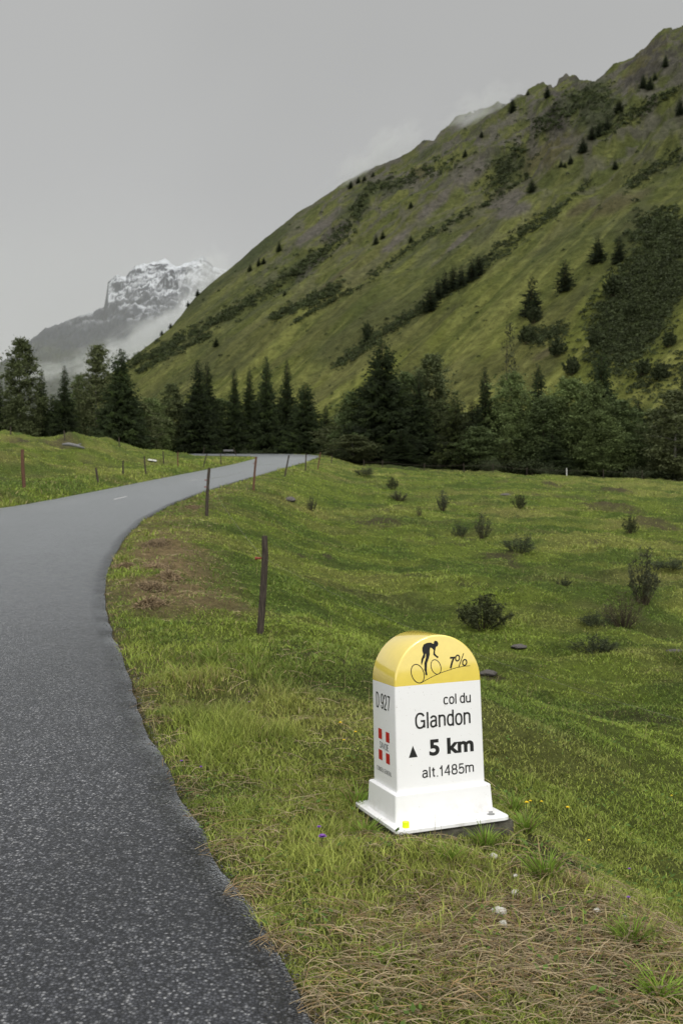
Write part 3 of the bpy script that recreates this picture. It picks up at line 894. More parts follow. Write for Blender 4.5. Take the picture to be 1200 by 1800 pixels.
text("lettering", "D 927", -0.0945, 0.0830, 0.5180, 0.0760, face_left, M["ink"], .0080)
text("lettering", "SAVOIE", -0.0600, 0.0540, 0.3272, 0.0320, face_left, M["greyink"], .0040, gap=.05)
text("lettering", "CONSEIL GENERAL", -0.1010, 0.0850, 0.2140, 0.0215, face_left, M["greyink"], .0026)
for (a0, a1, z0, z1) in ((.0715, .0270, .3712, .4200), (-.0215, -.0662, .3695, .4178), (.0728, .0272, .2704, .3185), (-.0183, -.0648, .2675, .3167)):
    outline("red_square", [[(-a0, z0), (-a1, z0), (-a1, z1), (-a0, z1)]], face_left, M["red"])
# cyclist: body silhouette in pieces, wheels as rings, the climbing road line
BODY = [(-0.0707, 0.7472), (-0.0647, 0.7611), (-0.0612, 0.7752), (-0.0606, 0.7900), (-0.0640, 0.7900), (-0.0660, 0.7752), (-0.0735, 0.7660), (-0.0800, 0.7477), (-0.0848, 0.7360), (-0.0875, 0.7482), (-0.0850, 0.7677), (-0.0740, 0.7884), (-0.0789, 0.8049), (-0.0792, 0.8192), (-0.0707, 0.8348), (-0.0547, 0.841), (-0.0349, 0.8415), (-0.0193, 0.8341), (-0.0169, 0.8458), (-0.0088, 0.8489), (-0.001, 0.8459), (0.0047, 0.8373), (0.0044, 0.8283), (0.0002, 0.8221), (-0.0047, 0.821), (-0.0088, 0.8166), (-0.0135, 0.7971), (-0.0138, 0.7881), (-0.0035, 0.7767), (0.0032, 0.7737), (0.0029, 0.7673), (-0.0019, 0.7658), (-0.0096, 0.7724), (-0.0231, 0.7834), (-0.0196, 0.8047), (-0.0299, 0.8161), (-0.0378, 0.8173), (-0.0412, 0.7989), (-0.0409, 0.7845), (-0.0497, 0.76), (-0.0562, 0.7462), (-0.0582, 0.7213), (-0.0588, 0.707), (-0.0560, 0.6926), (-0.0595, 0.6874), (-0.0679, 0.6933), (-0.0668, 0.704), (-0.0719, 0.7151), (-0.07, 0.7239)]
def bez(name, p, mt):
    from mathutils.geometry import tessellate_polygon
    tri = tessellate_polygon([[Vector((q[0], q[1], 0)) for q in p]])
    pyobj(name, [face_front(*q) for q in p], [tuple(t_) for t_ in tri], mt, stone_root)
bez("cyclist_emblem", BODY, M["ink"])
def stroke(p, wd, closed=False):
    o = []
    n = len(p)
    L_, R_ = [], []
    for i in range(n):
        a = p[(i - 1) % n] if closed or i > 0 else p[i]
        c = p[(i + 1) % n] if closed or i < n - 1 else p[i]
        dx, dz = c[0] - a[0], c[1] - a[1]; l = math.hypot(dx, dz) or 1
        L_.append((p[i][0] - dz / l * wd / 2, p[i][1] + dx / l * wd / 2)); R_.append((p[i][0] + dz / l * wd / 2, p[i][1] - dx / l * wd / 2))
    for i in range(n if closed else n - 1):
        j = (i + 1) % n
        o.append([R_[i], R_[j], L_[j], L_[i]])
    return o
def ell(cx, cz, a_, b_, rot, n=40):
    r_ = math.radians(rot)
    return [(cx + a_ * math.cos(t_) * math.cos(r_) - b_ * math.sin(t_) * math.sin(r_), cz + a_ * math.cos(t_) * math.sin(r_) + b_ * math.sin(t_) * math.cos(r_)) for t_ in (2 * math.pi * k / n for k in range(n))]
outline("wheel_emblem", stroke(ell(-0.1062, 0.6993, 0.0310, 0.0462, 22), 0.0040, True), face_front, M["ink"])
outline("wheel_emblem", stroke(ell(-0.0104, 0.7243, 0.0242, 0.0362, 22), 0.0036, True), face_front, M["ink"])
outline("road_emblem", stroke([(-0.089, .6545), (-0.081, 0.6593), (-0.0409, 0.676), (0.0033, 0.6918), (0.0477, 0.703), (0.0964, 0.7133), (0.137, 0.7177), (0.1704, 0.7175)], 0.0026), face_front, M["ink"])
outline("percent_emblem", stroke([(0.1085, .7140), (.1374, .7793)], .0042) + stroke(ell(.1042, .7588, .0105, .0137, -12), .0062, True) + stroke(ell(.1415, .7352, .0108, .0140, -12), .0062, True), face_front, M["ink"])

# concrete block under it
bl = empty("concrete_block", (0.445, 4.862, ZC - 1.4643))
bl.rotation_euler = stone_root.rotation_euler
tag(bl, "grey mossy concrete block under the white kilometre stone", "block")
bm = bmesh.new()
bmesh.ops.create_cube(bm, size=1.0)
bmesh.ops.scale(bm, vec=(0.585, 0.56, 0.26), verts=bm.verts)
bmesh.ops.translate(bm, vec=(0, 0, -0.128), verts=bm.verts)
bmesh.ops.bevel(bm, geom=bm.edges[:], offset=0.012, segments=2, affect='EDGES')
bmesh.ops.subdivide_edges(bm, edges=[e for e in bm.edges if e.calc_length() > .2], cuts=9, use_grid_fill=True)
for q in bm.verts:
    if q.co.z < -0.006:
        k = float(fbm(np.array([q.co.x * 14 + q.co.z * 9]), np.array([q.co.y * 14 - q.co.z * 7]), 3, 9)[0]) - .5
        q.co.x += k * .012; q.co.y += k * .012
me = bpy.data.meshes.new("block"); bm.to_mesh(me); bm.free()
link("block", me, M["concrete"], bl)

# ------------------------------------------------------------------ fence posts and wire
def post(base, h, lean, r_, mt, name="fence_post", knobs=(), split=False):
    root = empty(name, (base[0], base[1], base[2]))
    mb = MB()
    n = 7; r_ = r_ * .78
    pts = []; rr = []
    for k in range(n):
        f_ = k / (n - 1)
        wob = .012 * math.sin(3.1 * f_ + base[0]) * (0 < k < n - 1)
        pts.append((lean * f_ + wob, wob * .6, -.15 + (h + .15) * f_)); rr.append(r_ * (1.06 - .16 * f_ + random.uniform(-.06, .06)))
    mb.tube(pts, rr, 8)
    link("post", mb.mesh("post"), mt, root)
    for kz in knobs:
        kb = MB()
        x = lean * kz
        kb.tube([(x - r_ * .6, -r_ * .5, h * kz), (x - r_ - .03, -r_ * .9, h * kz)], [.010, .012], 8)
        kb.tube([(x - r_ - .03, -r_ * .9, h * kz), (x - r_ - .045, -r_ * 1.0, h * kz)], [.017, .015], 8)
        link("insulator", kb.mesh("insulator", True), M["insul"], root)
    return root
def px_post(xb, yb, xt, yt, r_, mt, D=None, **kw):
    p = at(xb, yb) if D is None else atD(xb, D)
    h = (900 - yt) / 1750.0 * p[1] + ZC - p[2]
    return post(p, h, (xt - xb) / 1750.0 * p[1], r_, mt, **kw), p, h
rightposts = [((457, 1112, 465, 942), .045, "post", (.77,), "tall grey weathered fence post with red insulator, nearest to the stone"),
    ((363, 907, 368, 822), .055, "post", (.74, .6), "dark crooked fence post on the verge, second from the front along the right road edge"),
    ((445, 862, 450.5, 803), .06, "postred", (.8,), "brown fence post beside the road bend, third from the front along the right road edge"),
    ((500, 838, 508, 800), .06, "post", (), "leaning fence post on the grass bank where the road narrows"),
    ((537, 827, 538, 797), .06, "post", (), "upright thin fence post in front of the far end of the road"),
    ((558, 825, 563, 795), .06, "postred", (), "slightly leaning fence post at the right end of the visible road"),
    ((582, 815, 583, 799), .06, "post", (), "short far fence post on the grass just beyond the road's right end")]
tops = []
for i, (q, r_, mt, kn, lab) in enumerate(rightposts):
    o, p, h = px_post(*q, r_, M[mt], knobs=kn)
    tag(o, lab, "fence post", "fence posts along the right side of the road")
    tops.append(Vector((p[0] + (q[2] - q[0]) / 1750 * p[1] * .77, p[1], p[2] + h * .77)))
leftposts = [((43, 858, 40, 790), .075, "postred", "thick reddish brown fence post, largest on the left grass bank"),
    ((175, 850, 169, 822), .055, "post", "dark fence post leaning left on the left bank, second from the road's near end"),
    ((217, 834, 217, 810), .055, "post", "short dark upright fence post on the left bank"),
    ((258, 836, 254, 802), .05, "post", "tall thin grey fence post on the left bank near the white plank"),
    ((288, 815, 287, 793), .05, "post", "thin fence post behind the white plank on the left bank"),
    ((313, 820, 313, 795), .05, "postred", "brown upright fence post left of the leaning pair near the far road"),
    ((357, 820, 364, 798), .055, "post", "fence post leaning right at the near side of the far road bend"),
    ((389, 817, 388, 797), .05, "post", "upright fence post in the grass tongue inside the road bend"),
    ((417, 802, 410, 787), .06, "post", "dark fence post leaning left beside the pale trough"),
    ((19, 764, 19, 750), .06, "post", "small far fence post at the left edge of the knoll"),
    ((115, 775, 113, 757), .06, "post", "far fence post on the knoll below the fir trees"),
    ((210, 785, 209, 768), .06, "post", "far fence post on the knoll below the biggest left fir"),
    ((247, 787, 246, 776), .06, "post", "far dark fence post right of the biggest left fir"),
    ((357, 800, 359, 786), .06, "post", "far fence post on the grass strip left of the pale trough")]
for i, (q, r_, mt, lab) in enumerate(leftposts):
    o, p, h = px_post(*q, r_, M[mt])
    tag(o, lab, "fence post", "fence posts on the left bank")
wp = post(atD(995, 112), 0.85, 0, .07, M["postwhite"])
tag(wp, "short white fence post at the edge of the pasture in front of the dark trees", "fence post")
edgeposts = []
for i, px in enumerate((640, 672, 745, 815, 866, 925, 1060, 1128)):
    D = 113 + 2 * (i % 2)
    p = atD(px, D)
    o = post(p, 1.1, .05 * ((i % 3) - 1), .05, M["post"])
    tag(o, "thin dark fence post at the pasture's far edge against the dark trees", "fence post", "fence posts along the wood's edge")
    edgeposts.append(Vector((p[0], p[1], p[2] + .85)))
mb = MB()
def sagwire(a, c, sag, r_):
    mb.tube([a.lerp(c, k / 8) - Vector((0, 0, sag * 4 * (k / 8) * (1 - k / 8))) for k in range(9)], r_, 4, False)
near_end = Vector((2.6, 7.4, gz1(2.6, 7.4) + .35))
sagwire(near_end, tops[0], .12, .0007)
for a, c in zip(tops[:-1], tops[1:]):
    sagwire(a, c, .10, 0.0012 + .00003 * a.y)
tag(link("fence_wire", mb.mesh("fence_wire"), M["wire"]), "thin electric fence wire running from post to post along the right road bank", "wire")
mb = MB()
for a, c in zip(edgeposts[:-1], edgeposts[1:]):
    sagwire(a, c, .06, .011)
tag(link("fence_wire", mb.mesh("fence_wire"), M["post"]), "dark wire strung along the far edge of the pasture below the trees", "wire")

# ------------------------------------------------------------------ trees
def fir_mesh(h, rmax, nbr, seed, dense=1.0, tint=(.025, .036, .014), power=.9, low=.03):
    """boughs set all round the stem at random heights, each a drooping spray of short twigs"""
    g = np.random.default_rng(seed)
    V = []; C = []
    for wi in range(nbr):
        q0 = (wi + g.random()) / nbr
        f_ = low + (.985 - low) * (1 - (1 - q0) ** .72)
        lump_ = .80 + .40 * float(vnoise(np.array([f_ * 11]), np.array([seed * .37]), 2)[0])
        L = (rmax * (1 - f_) ** power * lump_ + .05) * (.62 + .5 * g.random())
        if f_ < .1: L *= .8 + 2 * f_
        a = wi * 2.39996 + g.normal() * .4
        droop = (-.10 - .45 * (1 - f_) if f_ < .75 else .30) + g.normal() * .12
        ux, uy = math.cos(a), math.sin(a)
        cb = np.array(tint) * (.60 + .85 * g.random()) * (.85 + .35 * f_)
        if g.random() < .3: cb = cb * np.array([1.3, 1.32, 1.0])
        nt_ = max(3, int(8.5 * dense * (L / rmax) ** .5))
        for q in range(nt_):
            s = min(max((q + .7 + .4 * g.normal()) / nt_, .05), 1)
            r_ = L * s
            z = f_ * h + droop * r_ + .30 * L * s * s
            bx, by = ux * r_, uy * r_
            for sd in (-1, 1):
                tl = (.30 * L * (1.1 - s) + (.055 * rmax + .06) * (1.1 - .75 * f_)) * (.6 + .7 * g.random())
                ta = a + sd * (.7 + .5 * g.random()) * (1.05 - .6 * s)
                ex, ey = bx + math.cos(ta) * tl, by + math.sin(ta) * tl
                ez = z - tl * (.20 + .45 * g.random())
                wd = tl * .16 + .03 * (1.1 - .6 * f_)
                hx, hy = -math.sin(ta) * wd, math.cos(ta) * wd
                mxp = (bx + (ex - bx) * .55, by + (ey - by) * .55, z - wd * 1.6 - tl * .30)
                V += [(bx - hx * .6, by - hy * .6, z), (bx + hx * .6, by + hy * .6, z), (ex, ey, ez), (bx, by, z + wd * .5), mxp, (ex, ey, ez + .02)]
                C += [cb * (.8 + .4 * g.random())] * 6
    n = len(V) // 3
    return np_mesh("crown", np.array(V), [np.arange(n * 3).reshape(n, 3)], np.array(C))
def trunk_mesh(h, r_, seed=0, lean=.0):
    mb = MB()
    mb.tube([(lean * k * h / 6 + .03 * math.sin(k + seed), .03 * math.cos(k * 1.7), -.4 + (h + .4) * k / 6) for k in range(7)], [r_ * (1 - .93 * k / 6) for k in range(7)], 7)
    return mb.mesh("trunk", True)
def leaf_cloud(g, centres, radii, n, size, tint, squash=.8):
    w_ = np.array(radii) ** 2; w_ = w_ / w_.sum()
    idx = g.choice(len(centres), n, p=w_)
    d = g.normal(size=(n, 3)); d /= np.linalg.norm(d, axis=1)[:, None]
    rr = np.array(radii)[idx][:, None] * (np.abs(g.normal(size=(n, 1))) * .62)
    P = np.array(centres)[idx] + d * rr * np.array([1, 1, squash])
    a = g.normal(size=(n, 3)); a /= np.linalg.norm(a, axis=1)[:, None]
    b_ = np.cross(a, g.normal(size=(n, 3))); b_ /= np.linalg.norm(b_, axis=1)[:, None]
    sz = size * (.6 + .8 * g.random((n, 1)))
    q = np.stack([P - a * sz, P + b_ * sz * .5, P + a * sz, P - b_ * sz * .5], 1)
    ct = (.65 + .7 * g.random(len(centres)))[idx][:, None]
    c_ = np.array(tint)[None] * ct * (.75 + .5 * g.random((n, 1)))
    return q.reshape(-1, 3), np.repeat(c_, 4, 0)
def broad_meshes(h, rmax, seed, n=7000, size=.13, tint=(.040, .050, .020), low=.12, tilt=.5, trunk_r=.13, nl=26, narrow=.6):
    g = np.random.default_rng(seed)
    mb = MB()
    bend = g.normal(size=2) * .25
    sp = [(bend[0] * math.sin(2 * k / 7), bend[1] * math.sin(1.6 * k / 7), -.4 + (h * .97 + .4) * k / 7) for k in range(8)]
    mb.tube(sp, [trunk_r * (1 - .9 * k / 7) for k in range(8)], 7)
    cs = []; rs = []
    for k in range(nl):
        f_ = low + (.98 - low) * (k + g.random() * .7) / nl
        prof = math.sin(math.pi * min(1, (1 - f_) * .62 + .03)) ** .75 if f_ > .3 else .7 + f_ * .8
        L = rmax * min(1, prof) * (.55 + .6 * g.random())
        a = k * 2.4 + g.random()
        z0 = f_ * h; i = min(int(f_ * 7), 6)
        b0 = Vector(sp[i]).lerp(Vector(sp[i + 1]), f_ * 7 - i)
        b0.z = z0
        e = b0 + Vector((math.cos(a) * L, math.sin(a) * L, L * tilt * (.6 + .6 * g.random())))
        mid = b0.lerp(e, .5) + Vector((0, 0, .06 * L))
        rr = trunk_r * .34 * (1 - f_ * .6)
        mb.tube([b0, mid, e], [rr, rr * .6, rr * .15], 5, False)
        for s in (.35, .62, .85, 1.0):
            q = b0.lerp(e, s)
            cs.append((q.x + g.normal() * .2, q.y + g.normal() * .2, min(q.z + g.normal() * .2, h))); rs.append((.30 + .24 * rmax) * (.6 + .7 * g.random()) * (1.1 - .35 * s) * (1 - .55 * f_))
    for k in range(150):                      # foliage between the limbs
        f_ = low + (1.0 - low) * g.random() ** .85
        prof = min(1, math.sin(math.pi * min(1, (1 - f_) * .62 + .03)) ** .75 if f_ > .3 else .75 + f_ * .7)
        rr_ = rmax * prof * (.25 + .7 * g.random()); a = g.random() * 6.283
        cs.append((math.cos(a) * rr_, math.sin(a) * rr_, f_ * h)); rs.append((.26 + .16 * rmax) * (.6 + .8 * g.random()) * (1.15 - .5 * f_))
    V, C = leaf_cloud(g, cs, rs, n, size, tint)
    nq = len(V) // 4
    return mb.mesh("trunk", True), np_mesh("crown", V, [np.arange(nq * 4).reshape(nq, 4)], C)
FH = 12.0
firs = []
for i, (rm, wh, pw) in enumerate(((2.9, 580, .84), (2.4, 540, .90), (3.3, 680, .76), (2.0, 500, .92))):
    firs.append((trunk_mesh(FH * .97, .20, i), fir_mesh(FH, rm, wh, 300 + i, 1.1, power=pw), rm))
for a_, b_, _ in firs: a_.materials.append(M["bark"]); b_.materials.append(M["needles"])
small = []
for i, rm in enumerate((1.25, 1.0, 1.5)):
    small.append((trunk_mesh(4.7, .10, i), fir_mesh(5.0, rm, 150, 340 + i, .8, power=.62, tint=(.020, .028, .013)), rm))
for a_, b_, _ in small: a_.materials.append(M["bark"]); b_.materials.append(M["needles"])
young = (trunk_mesh(4.7, .07, 3), fir_mesh(5.0, 1.7, 260, 350, 1.0, tint=(.036, .046, .016), power=.85), 1.7)
young[0].materials.append(M["bark"]); young[1].materials.append(M["needles"])
BH = 11.0
broads = []
for i, (rm, tint, n) in enumerate(((2.3, (.092, .112, .046), 24000), (2.9, (.108, .142, .050), 28000), (2.0, (.100, .116, .050), 20000), (2.6, (.080, .108, .040), 26000))):
    tr, cr_ = broad_meshes(BH, rm, 400 + i, n, .105, tint, nl=52, low=.05, trunk_r=.11)
    tr.materials.append(M["birchbark"] if i == 2 else M["bark"]); cr_.materials.append(M["leaves"])
    broads.append((tr, cr_, rm))
thin = broad_meshes(9.0, 1.0, 430, 1300, .10, (.040, .044, .024), low=.05, nl=24, trunk_r=.11); thin[0].materials.append(M["bark"]); thin[1].materials.append(M["leaves"])
def plant(name, src, h0, x, y, z, h, wscale, label, cat, group, rz=None):
    root = empty(name, (x, y, z - .08), random.random() * 6.28 if rz is None else rz)
    s = h / h0
    for nm, me in (("trunk", src[0]), ("crown", src[1])):
        o = link(nm, me, None, root)
        o.scale = (s * wscale, s * wscale, s)
    tag(root, label, cat, group)
    return root
def ptree(kind, px, ytop, D, hw, label, var=0):
    x, y, z = atD(px, D)
    h = (900 - ytop) / 1750.0 * D + ZC - z
    if kind == "fir": src, h0, nm, g, c_ = firs[var], FH, "fir_tree", "firs along the valley floor", "fir tree"
    elif kind == "broad": src, h0, nm, g, c_ = broads[var], BH, "leafy_tree", "leafy trees along the valley floor", "tree"
    elif kind == "young": src, h0, nm, g, c_ = young, 5.0, "young_fir_tree", "young firs at the wood's edge", "young fir"
    else: src, h0, nm, g, c_ = thin + (1.0,), 9.0, "bare_tree", "sparse trees", "tree"
    ws = (hw / 1750.0 * D) / (src[2] * h / h0)
    return plant(nm, src, h0, x, y, z, h, ws, label, c_, g)
T = [
 ("fir", 0, 662, 128, 22, "dark fir cut by the left edge of the picture", 3),
 ("broad", 40, 598, 126, 44, "tall pale leafy tree, leftmost above the knoll", 0),
 ("fir", 74, 645, 130, 24, "narrow dark fir just right of the tall leftmost leafy tree", 3),
 ("fir", 114, 638, 124, 30, "dark fir between two pale leafy trees on the left", 1),
 ("broad", 172, 606, 130, 38, "tall pale leafy tree directly left of the biggest left fir", 2),
 ("broad", 140, 660, 134, 30, "lower leafy tree in the gap behind the left fir", 1),
 ("fir", 213, 608, 120, 46, "big dark fir with a pointed top, tallest on the left of the road", 2),
 ("broad", 266, 700, 146, 32, "low pale leafy tree right of the biggest left fir", 1),
 ("broad", 303, 676, 152, 26, "pale leafy tree left of the fir with a double top", 0),
 ("fir", 348, 628, 148, 36, "dark fir with a double top left of the row of firs above the road", 0),
 ("fir", 364, 632, 151, 34, "dark fir forming the right half of the double top", 1),
 ("fir", 412, 642, 152, 26, "slim dark fir, first of the row above the far road", 1),
 ("fir", 438, 640, 155, 24, "slim dark fir, second of the row above the far road", 3),
 ("fir", 468, 622, 153, 33, "tall dark fir in the middle of the row above the far road", 0),
 ("fir", 504, 628, 155, 30, "tall dark fir right of the middle of the row above the far road", 1),
 ("fir", 537, 668, 150, 42, "shorter broad fir at the right end of the row above the far road", 2),
 ("fir", 573, 706, 162, 24, "small distant fir in the gap behind the end of the road", 3),
 ("broad", 580, 745, 162, 20, "small pale leafy tree in the gap behind the end of the road", 1),
 ("fir", 672, 594, 128, 68, "very big broad dark fir, largest tree in the middle", 2),
 ("broad", 622, 690, 130, 34, "leafy tree against the left side of the largest middle fir", 3),
 ("fir", 640, 668, 134, 40, "dark fir tucked behind the left side of the largest middle fir", 0),
 ("broad", 712, 655, 132, 34, "leafy tree against the right side of the largest middle fir", 3),
 ("fir", 736, 648, 128, 38, "dark pointed fir right of the largest middle fir", 1),
 ("broad", 757, 624, 132, 36, "tall slender pale tree behind the pointed fir", 0),
 ("young", 800, 690, 124, 44, "light green fir in front of the wood, right of the pale slender tree", 0),
 ("fir", 852, 640, 128, 34, "dark fir with a clear pointed top left of the pale leafy trees", 1),
 ("young", 888, 765, 121, 24, "small young fir at the pasture edge, below the leafy trees", 0),
 ("broad", 900, 655, 127, 40, "pale leafy tree right of the clear pointed fir", 1),
 ("fir", 945, 634, 132, 36, "dark fir standing up between two pale leafy trees on the right", 0),
 ("broad", 955, 700, 124, 40, "leafy tree in front of the dark fir on the right", 3),
 ("broad", 1002, 666, 126, 52, "widest pale leafy tree in the right half of the wood", 1),
 ("fir", 1056, 612, 130, 48, "tall ragged dark fir on the right of the wood", 2),
 ("broad", 1040, 672, 122, 36, "bright leafy tree in front of the tall ragged fir", 1),
 ("broad", 1095, 705, 124, 44, "leafy tree right of the tall ragged fir", 3),
 ("broad", 1140, 745, 128, 34, "low leafy tree between the ragged fir and the white trunked birch", 0),
 ("broad", 1183, 686, 119, 44, "thin crowned birch with a pale trunk near the right edge", 2),
 ("fir", 1200, 636, 128, 24, "dark fir cut by the right edge of the picture", 3),
 ("fir", 780, 700, 136, 40, "dark fir deep in the wood behind the light green fir", 0),
 ("fir", 905, 690, 138, 40, "dark fir deep in the wood behind the pale leafy tree", 2),
 ("fir", 1120, 700, 140, 40, "dark fir deep in the wood behind the low leafy tree", 0),
 ("fir", 830, 700, 134, 34, "dark fir half hidden left of the clear pointed fir", 3),
 ("fir", 20, 690, 136, 34, "dark fir half hidden behind the tall leftmost leafy tree", 0),
 ("thin", 898, 562, 170, 16, "thin half bare tree rising above the wood on the lower slope", 0),
]
BACKT = [(95, 690, 140), (150, 700, 142), (238, 700, 140), (285, 715, 152), (325, 700, 154), (385, 700, 158), (425, 706, 158), (455, 702, 160), (488, 690, 160), (520, 700, 160), (605, 722, 142), (648, 700, 143), (700, 690, 143), (770, 690, 142), (822, 712, 141), (872, 692, 142), (925, 705, 142), (978, 690, 142), (1022, 705, 143), (1078, 690, 142), (1150, 715, 141), (1185, 720, 139), (1112, 735, 132), (1060, 730, 121), (970, 745, 121), (845, 745, 121), (620, 745, 122), (705, 745, 122)]
for i, (px, yt, D) in enumerate(BACKT):
    k = "fir" if i % 3 == 0 else "broad"
    T.append((k, px, yt + (i * 37) % 23, D, 40, ("dark fir standing in the second row of the wood" if k == "fir" else "leafy tree filling the wood between the taller firs"), (i * 7) % 4))
for k in T: ptree(k[0], k[1], k[2], k[3], k[4] * (1 if k[0] == 'thin' or (k[0] == 'broad' and k[1] < 200) else 1.28), k[5], k[6])

# firs on the mountainside
HF = [(935, 556, 66, 20), (992, 513, 54, 17), (1050, 461, 46, 17), (1087, 461, 44, 14), (755, 547, 42, 16), (770, 528, 40, 12), (782, 518, 42, 12), (796, 512, 42, 13), (810, 505, 40, 12), (828, 494, 42, 14), (840, 485, 38, 12), (934, 338, 22, 9), (1025, 270, 26, 10), (1040, 248, 24, 8), (1051, 242, 26, 8), (1066, 232, 20, 7), (1088, 208, 22, 9), (1130, 160, 24, 8), (1141, 158, 22, 8), (1168, 122, 20, 6), (1195, 212, 30, 9), (962, 178, 20, 7), (900, 198, 26, 8), (985, 294, 12, 5), (1003, 290, 16, 6), (992, 296, 10, 4), (617, 332, 14, 6), (630, 322, 12, 5), (640, 318, 10, 4), (928, 168, 8, 3), (660, 430, 18, 7), (672, 422, 14, 5), (490, 442, 18, 6), (455, 470, 14, 5), (440, 478, 14, 5), (463, 466, 12, 5), (348, 520, 12, 5), (380, 610, 16, 6), (646, 600, 22, 9), (817, 280, 14, 5), (846, 250, 12, 4), (721, 370, 12, 5), (722, 428, 14, 5), (500, 520, 10, 4), (655, 312, 9, 4), (330, 535, 10, 4), (300, 566, 9, 4), (285, 580, 9, 4), (1150, 145, 14, 5), (1080, 300, 16, 6)]
names = {0: "biggest fir alone on the lower mountainside", 1: "fir on the mountainside right of and above the biggest lone one", 2: "left one of two dark firs side by side on the mountainside", 3: "right one of two dark firs side by side on the mountainside"}
for i, (px, py, hp, hw) in enumerate(HF):
    x, y, z = on_mtn(px, py)
    h = hp / 1750.0 * y * 1.08
    src = small[i % 3]
    ws = (hw / 1750.0 * y) / (src[2] * h / 5.0) * 1.25
    if i in names: lab = names[i]
    elif 4 <= i <= 10: lab = "dark fir in the slanting row of firs across the middle of the mountainside"
    elif py < 300 and px > 880: lab = "small dark fir high up among the crags near the ridge"
    else: lab = "tiny dark fir scattered on the green mountainside"
    plant("mountain_fir", src, 5.0, x, y, z - .2, h, ws, lab, "fir tree", "firs on the mountainside")

# alder scrub on the mountainside: far-off mass in bands along the gullies
def bush_cloud(pts, sizes, g, nleaf=44, tint=(.050, .064, .025)):
    n = len(pts)
    P = np.repeat(np.array(pts), nleaf, 0); S = np.repeat(np.array(sizes), nleaf)[:, None]
    d = g.normal(size=(n * nleaf, 3)); d /= np.linalg.norm(d, axis=1)[:, None]; d[:, 2] = np.abs(d[:, 2]) * .95 - .08
    P = P + d * S * (.55 + .5 * g.random((n * nleaf, 1)))
    a = g.normal(size=P.shape); a /= np.linalg.norm(a, axis=1)[:, None]
    b_ = np.cross(a, g.normal(size=P.shape)); b_ /= np.linalg.norm(b_, axis=1)[:, None]
    sz = S * .21 * (.6 + .8 * g.random((len(P), 1)))
    q = np.stack([P - a * sz - b_ * sz * .5, P + a * sz - b_ * sz * .5, P + b_ * sz], 1).reshape(-1, 3)
    c_ = np.repeat(.55 + .9 * g.random(n), nleaf)[:, None] * np.array(tint)[None] * (.8 + .4 * g.random((len(P), 1)))
    return q, np.repeat(c_, 3, 0)
g = np.random.default_rng(77)
spots = []; sizes = []
def band(poly, width, n, size):
    poly = np.array(poly, float)
    d = np.concatenate([[0], np.cumsum(np.hypot(*np.diff(poly, axis=0).T))])
    for _ in range(int(n * 1.9)):
        s = g.random() * d[-1]
        px = np.interp(s, d, poly[:, 0]); py = np.interp(s, d, poly[:, 1])
        wob = width * (.55 + .9 * float(vnoise(np.array([s / 35]), np.array([0.5]), len(poly))[0]))
        px += g.normal() * wob * .3; py += g.normal() * wob * .42
        x, y, z = on_mtn(px, py)
        spots.append((x, y, z)); sizes.append(size * (.32 + .85 * g.random() ** 1.6) * y / 260.0)
band([(590, 645), (625, 622), (660, 598), (700, 570), (745, 540)], 12, 190, 1.05)
band([(745, 545), (790, 515), (850, 470), (900, 435), (950, 395), (1010, 345), (1045, 318)], 9, 150, .85)
band([(232, 640), (270, 622), (310, 604), (360, 578), (410, 550), (450, 528)], 13, 260, 1.05)
band([(240, 655), (300, 622), (370, 592)], 7, 140, .9)
band([(450, 528), (490, 500), (530, 475), (560, 455), (590, 425), (625, 385), (640, 350)], 18, 200, .95)
band([(480, 560), (515, 545), (560, 525), (600, 505)], 14, 200, 1.0)
band([(515, 570), (560, 545), (600, 522), (640, 505)], 5, 60, .8)
band([(650, 490), (690, 460), (730, 430), (790, 395), (840, 370), (880, 345), (930, 310)], 7, 150, .75)
band([(830, 480), (870, 440), (930, 400), (985, 365)], 9, 120, .9)
band([(640, 330), (670, 330), (710, 322), (760, 300), (800, 290)], 16, 130, .8)
band([(860, 330), (890, 300), (920, 270)], 30, 150, .85)
band([(940, 230), (990, 200), (1050, 170), (1070, 200)], 36, 210, .8)
band([(1200, 395), (1160, 400), (1120, 410)], 30, 220, 1.25)
band([(1190, 440), (1150, 470), (1110, 520), (1080, 570), (1055, 615)], 62, 1100, 1.25)
band([(1200, 480), (1160, 540), (1120, 600), (1085, 640)], 40, 520, 1.25)
band([(930, 592), (960, 590), (995, 578)], 16, 130, 1.0)
band([(1110, 690), (1150, 670), (1200, 640)], 30, 120, 1.0)
band([(1050, 235), (1100, 215), (1190, 160)], 14, 110, .9)
band([(1100, 330), (1150, 300), (1200, 270)], 16, 90, .9)
for _ in range(2000):
    px = g.uniform(260, 1210); py = g.uniform(140, 720)
    if py < np.interp(px, [p[0] for p in RIDGE], [p[1] for p in RIDGE]) + 8: continue
    x, y, z = on_mtn(px, py)
    spots.append((x, y, z)); sizes.append((.16 + .55 * g.random() ** 5) * y / 260.0)
V, C = bush_cloud(spots, sizes, g)
o = link("alder_scrub", np_mesh("alder_scrub", V, [np.arange(len(V)).reshape(-1, 3)], C), M["leaves"])
tag(o, "dark alder scrub growing in slanting bands on the mountainside", "scrub", kind="stuff")

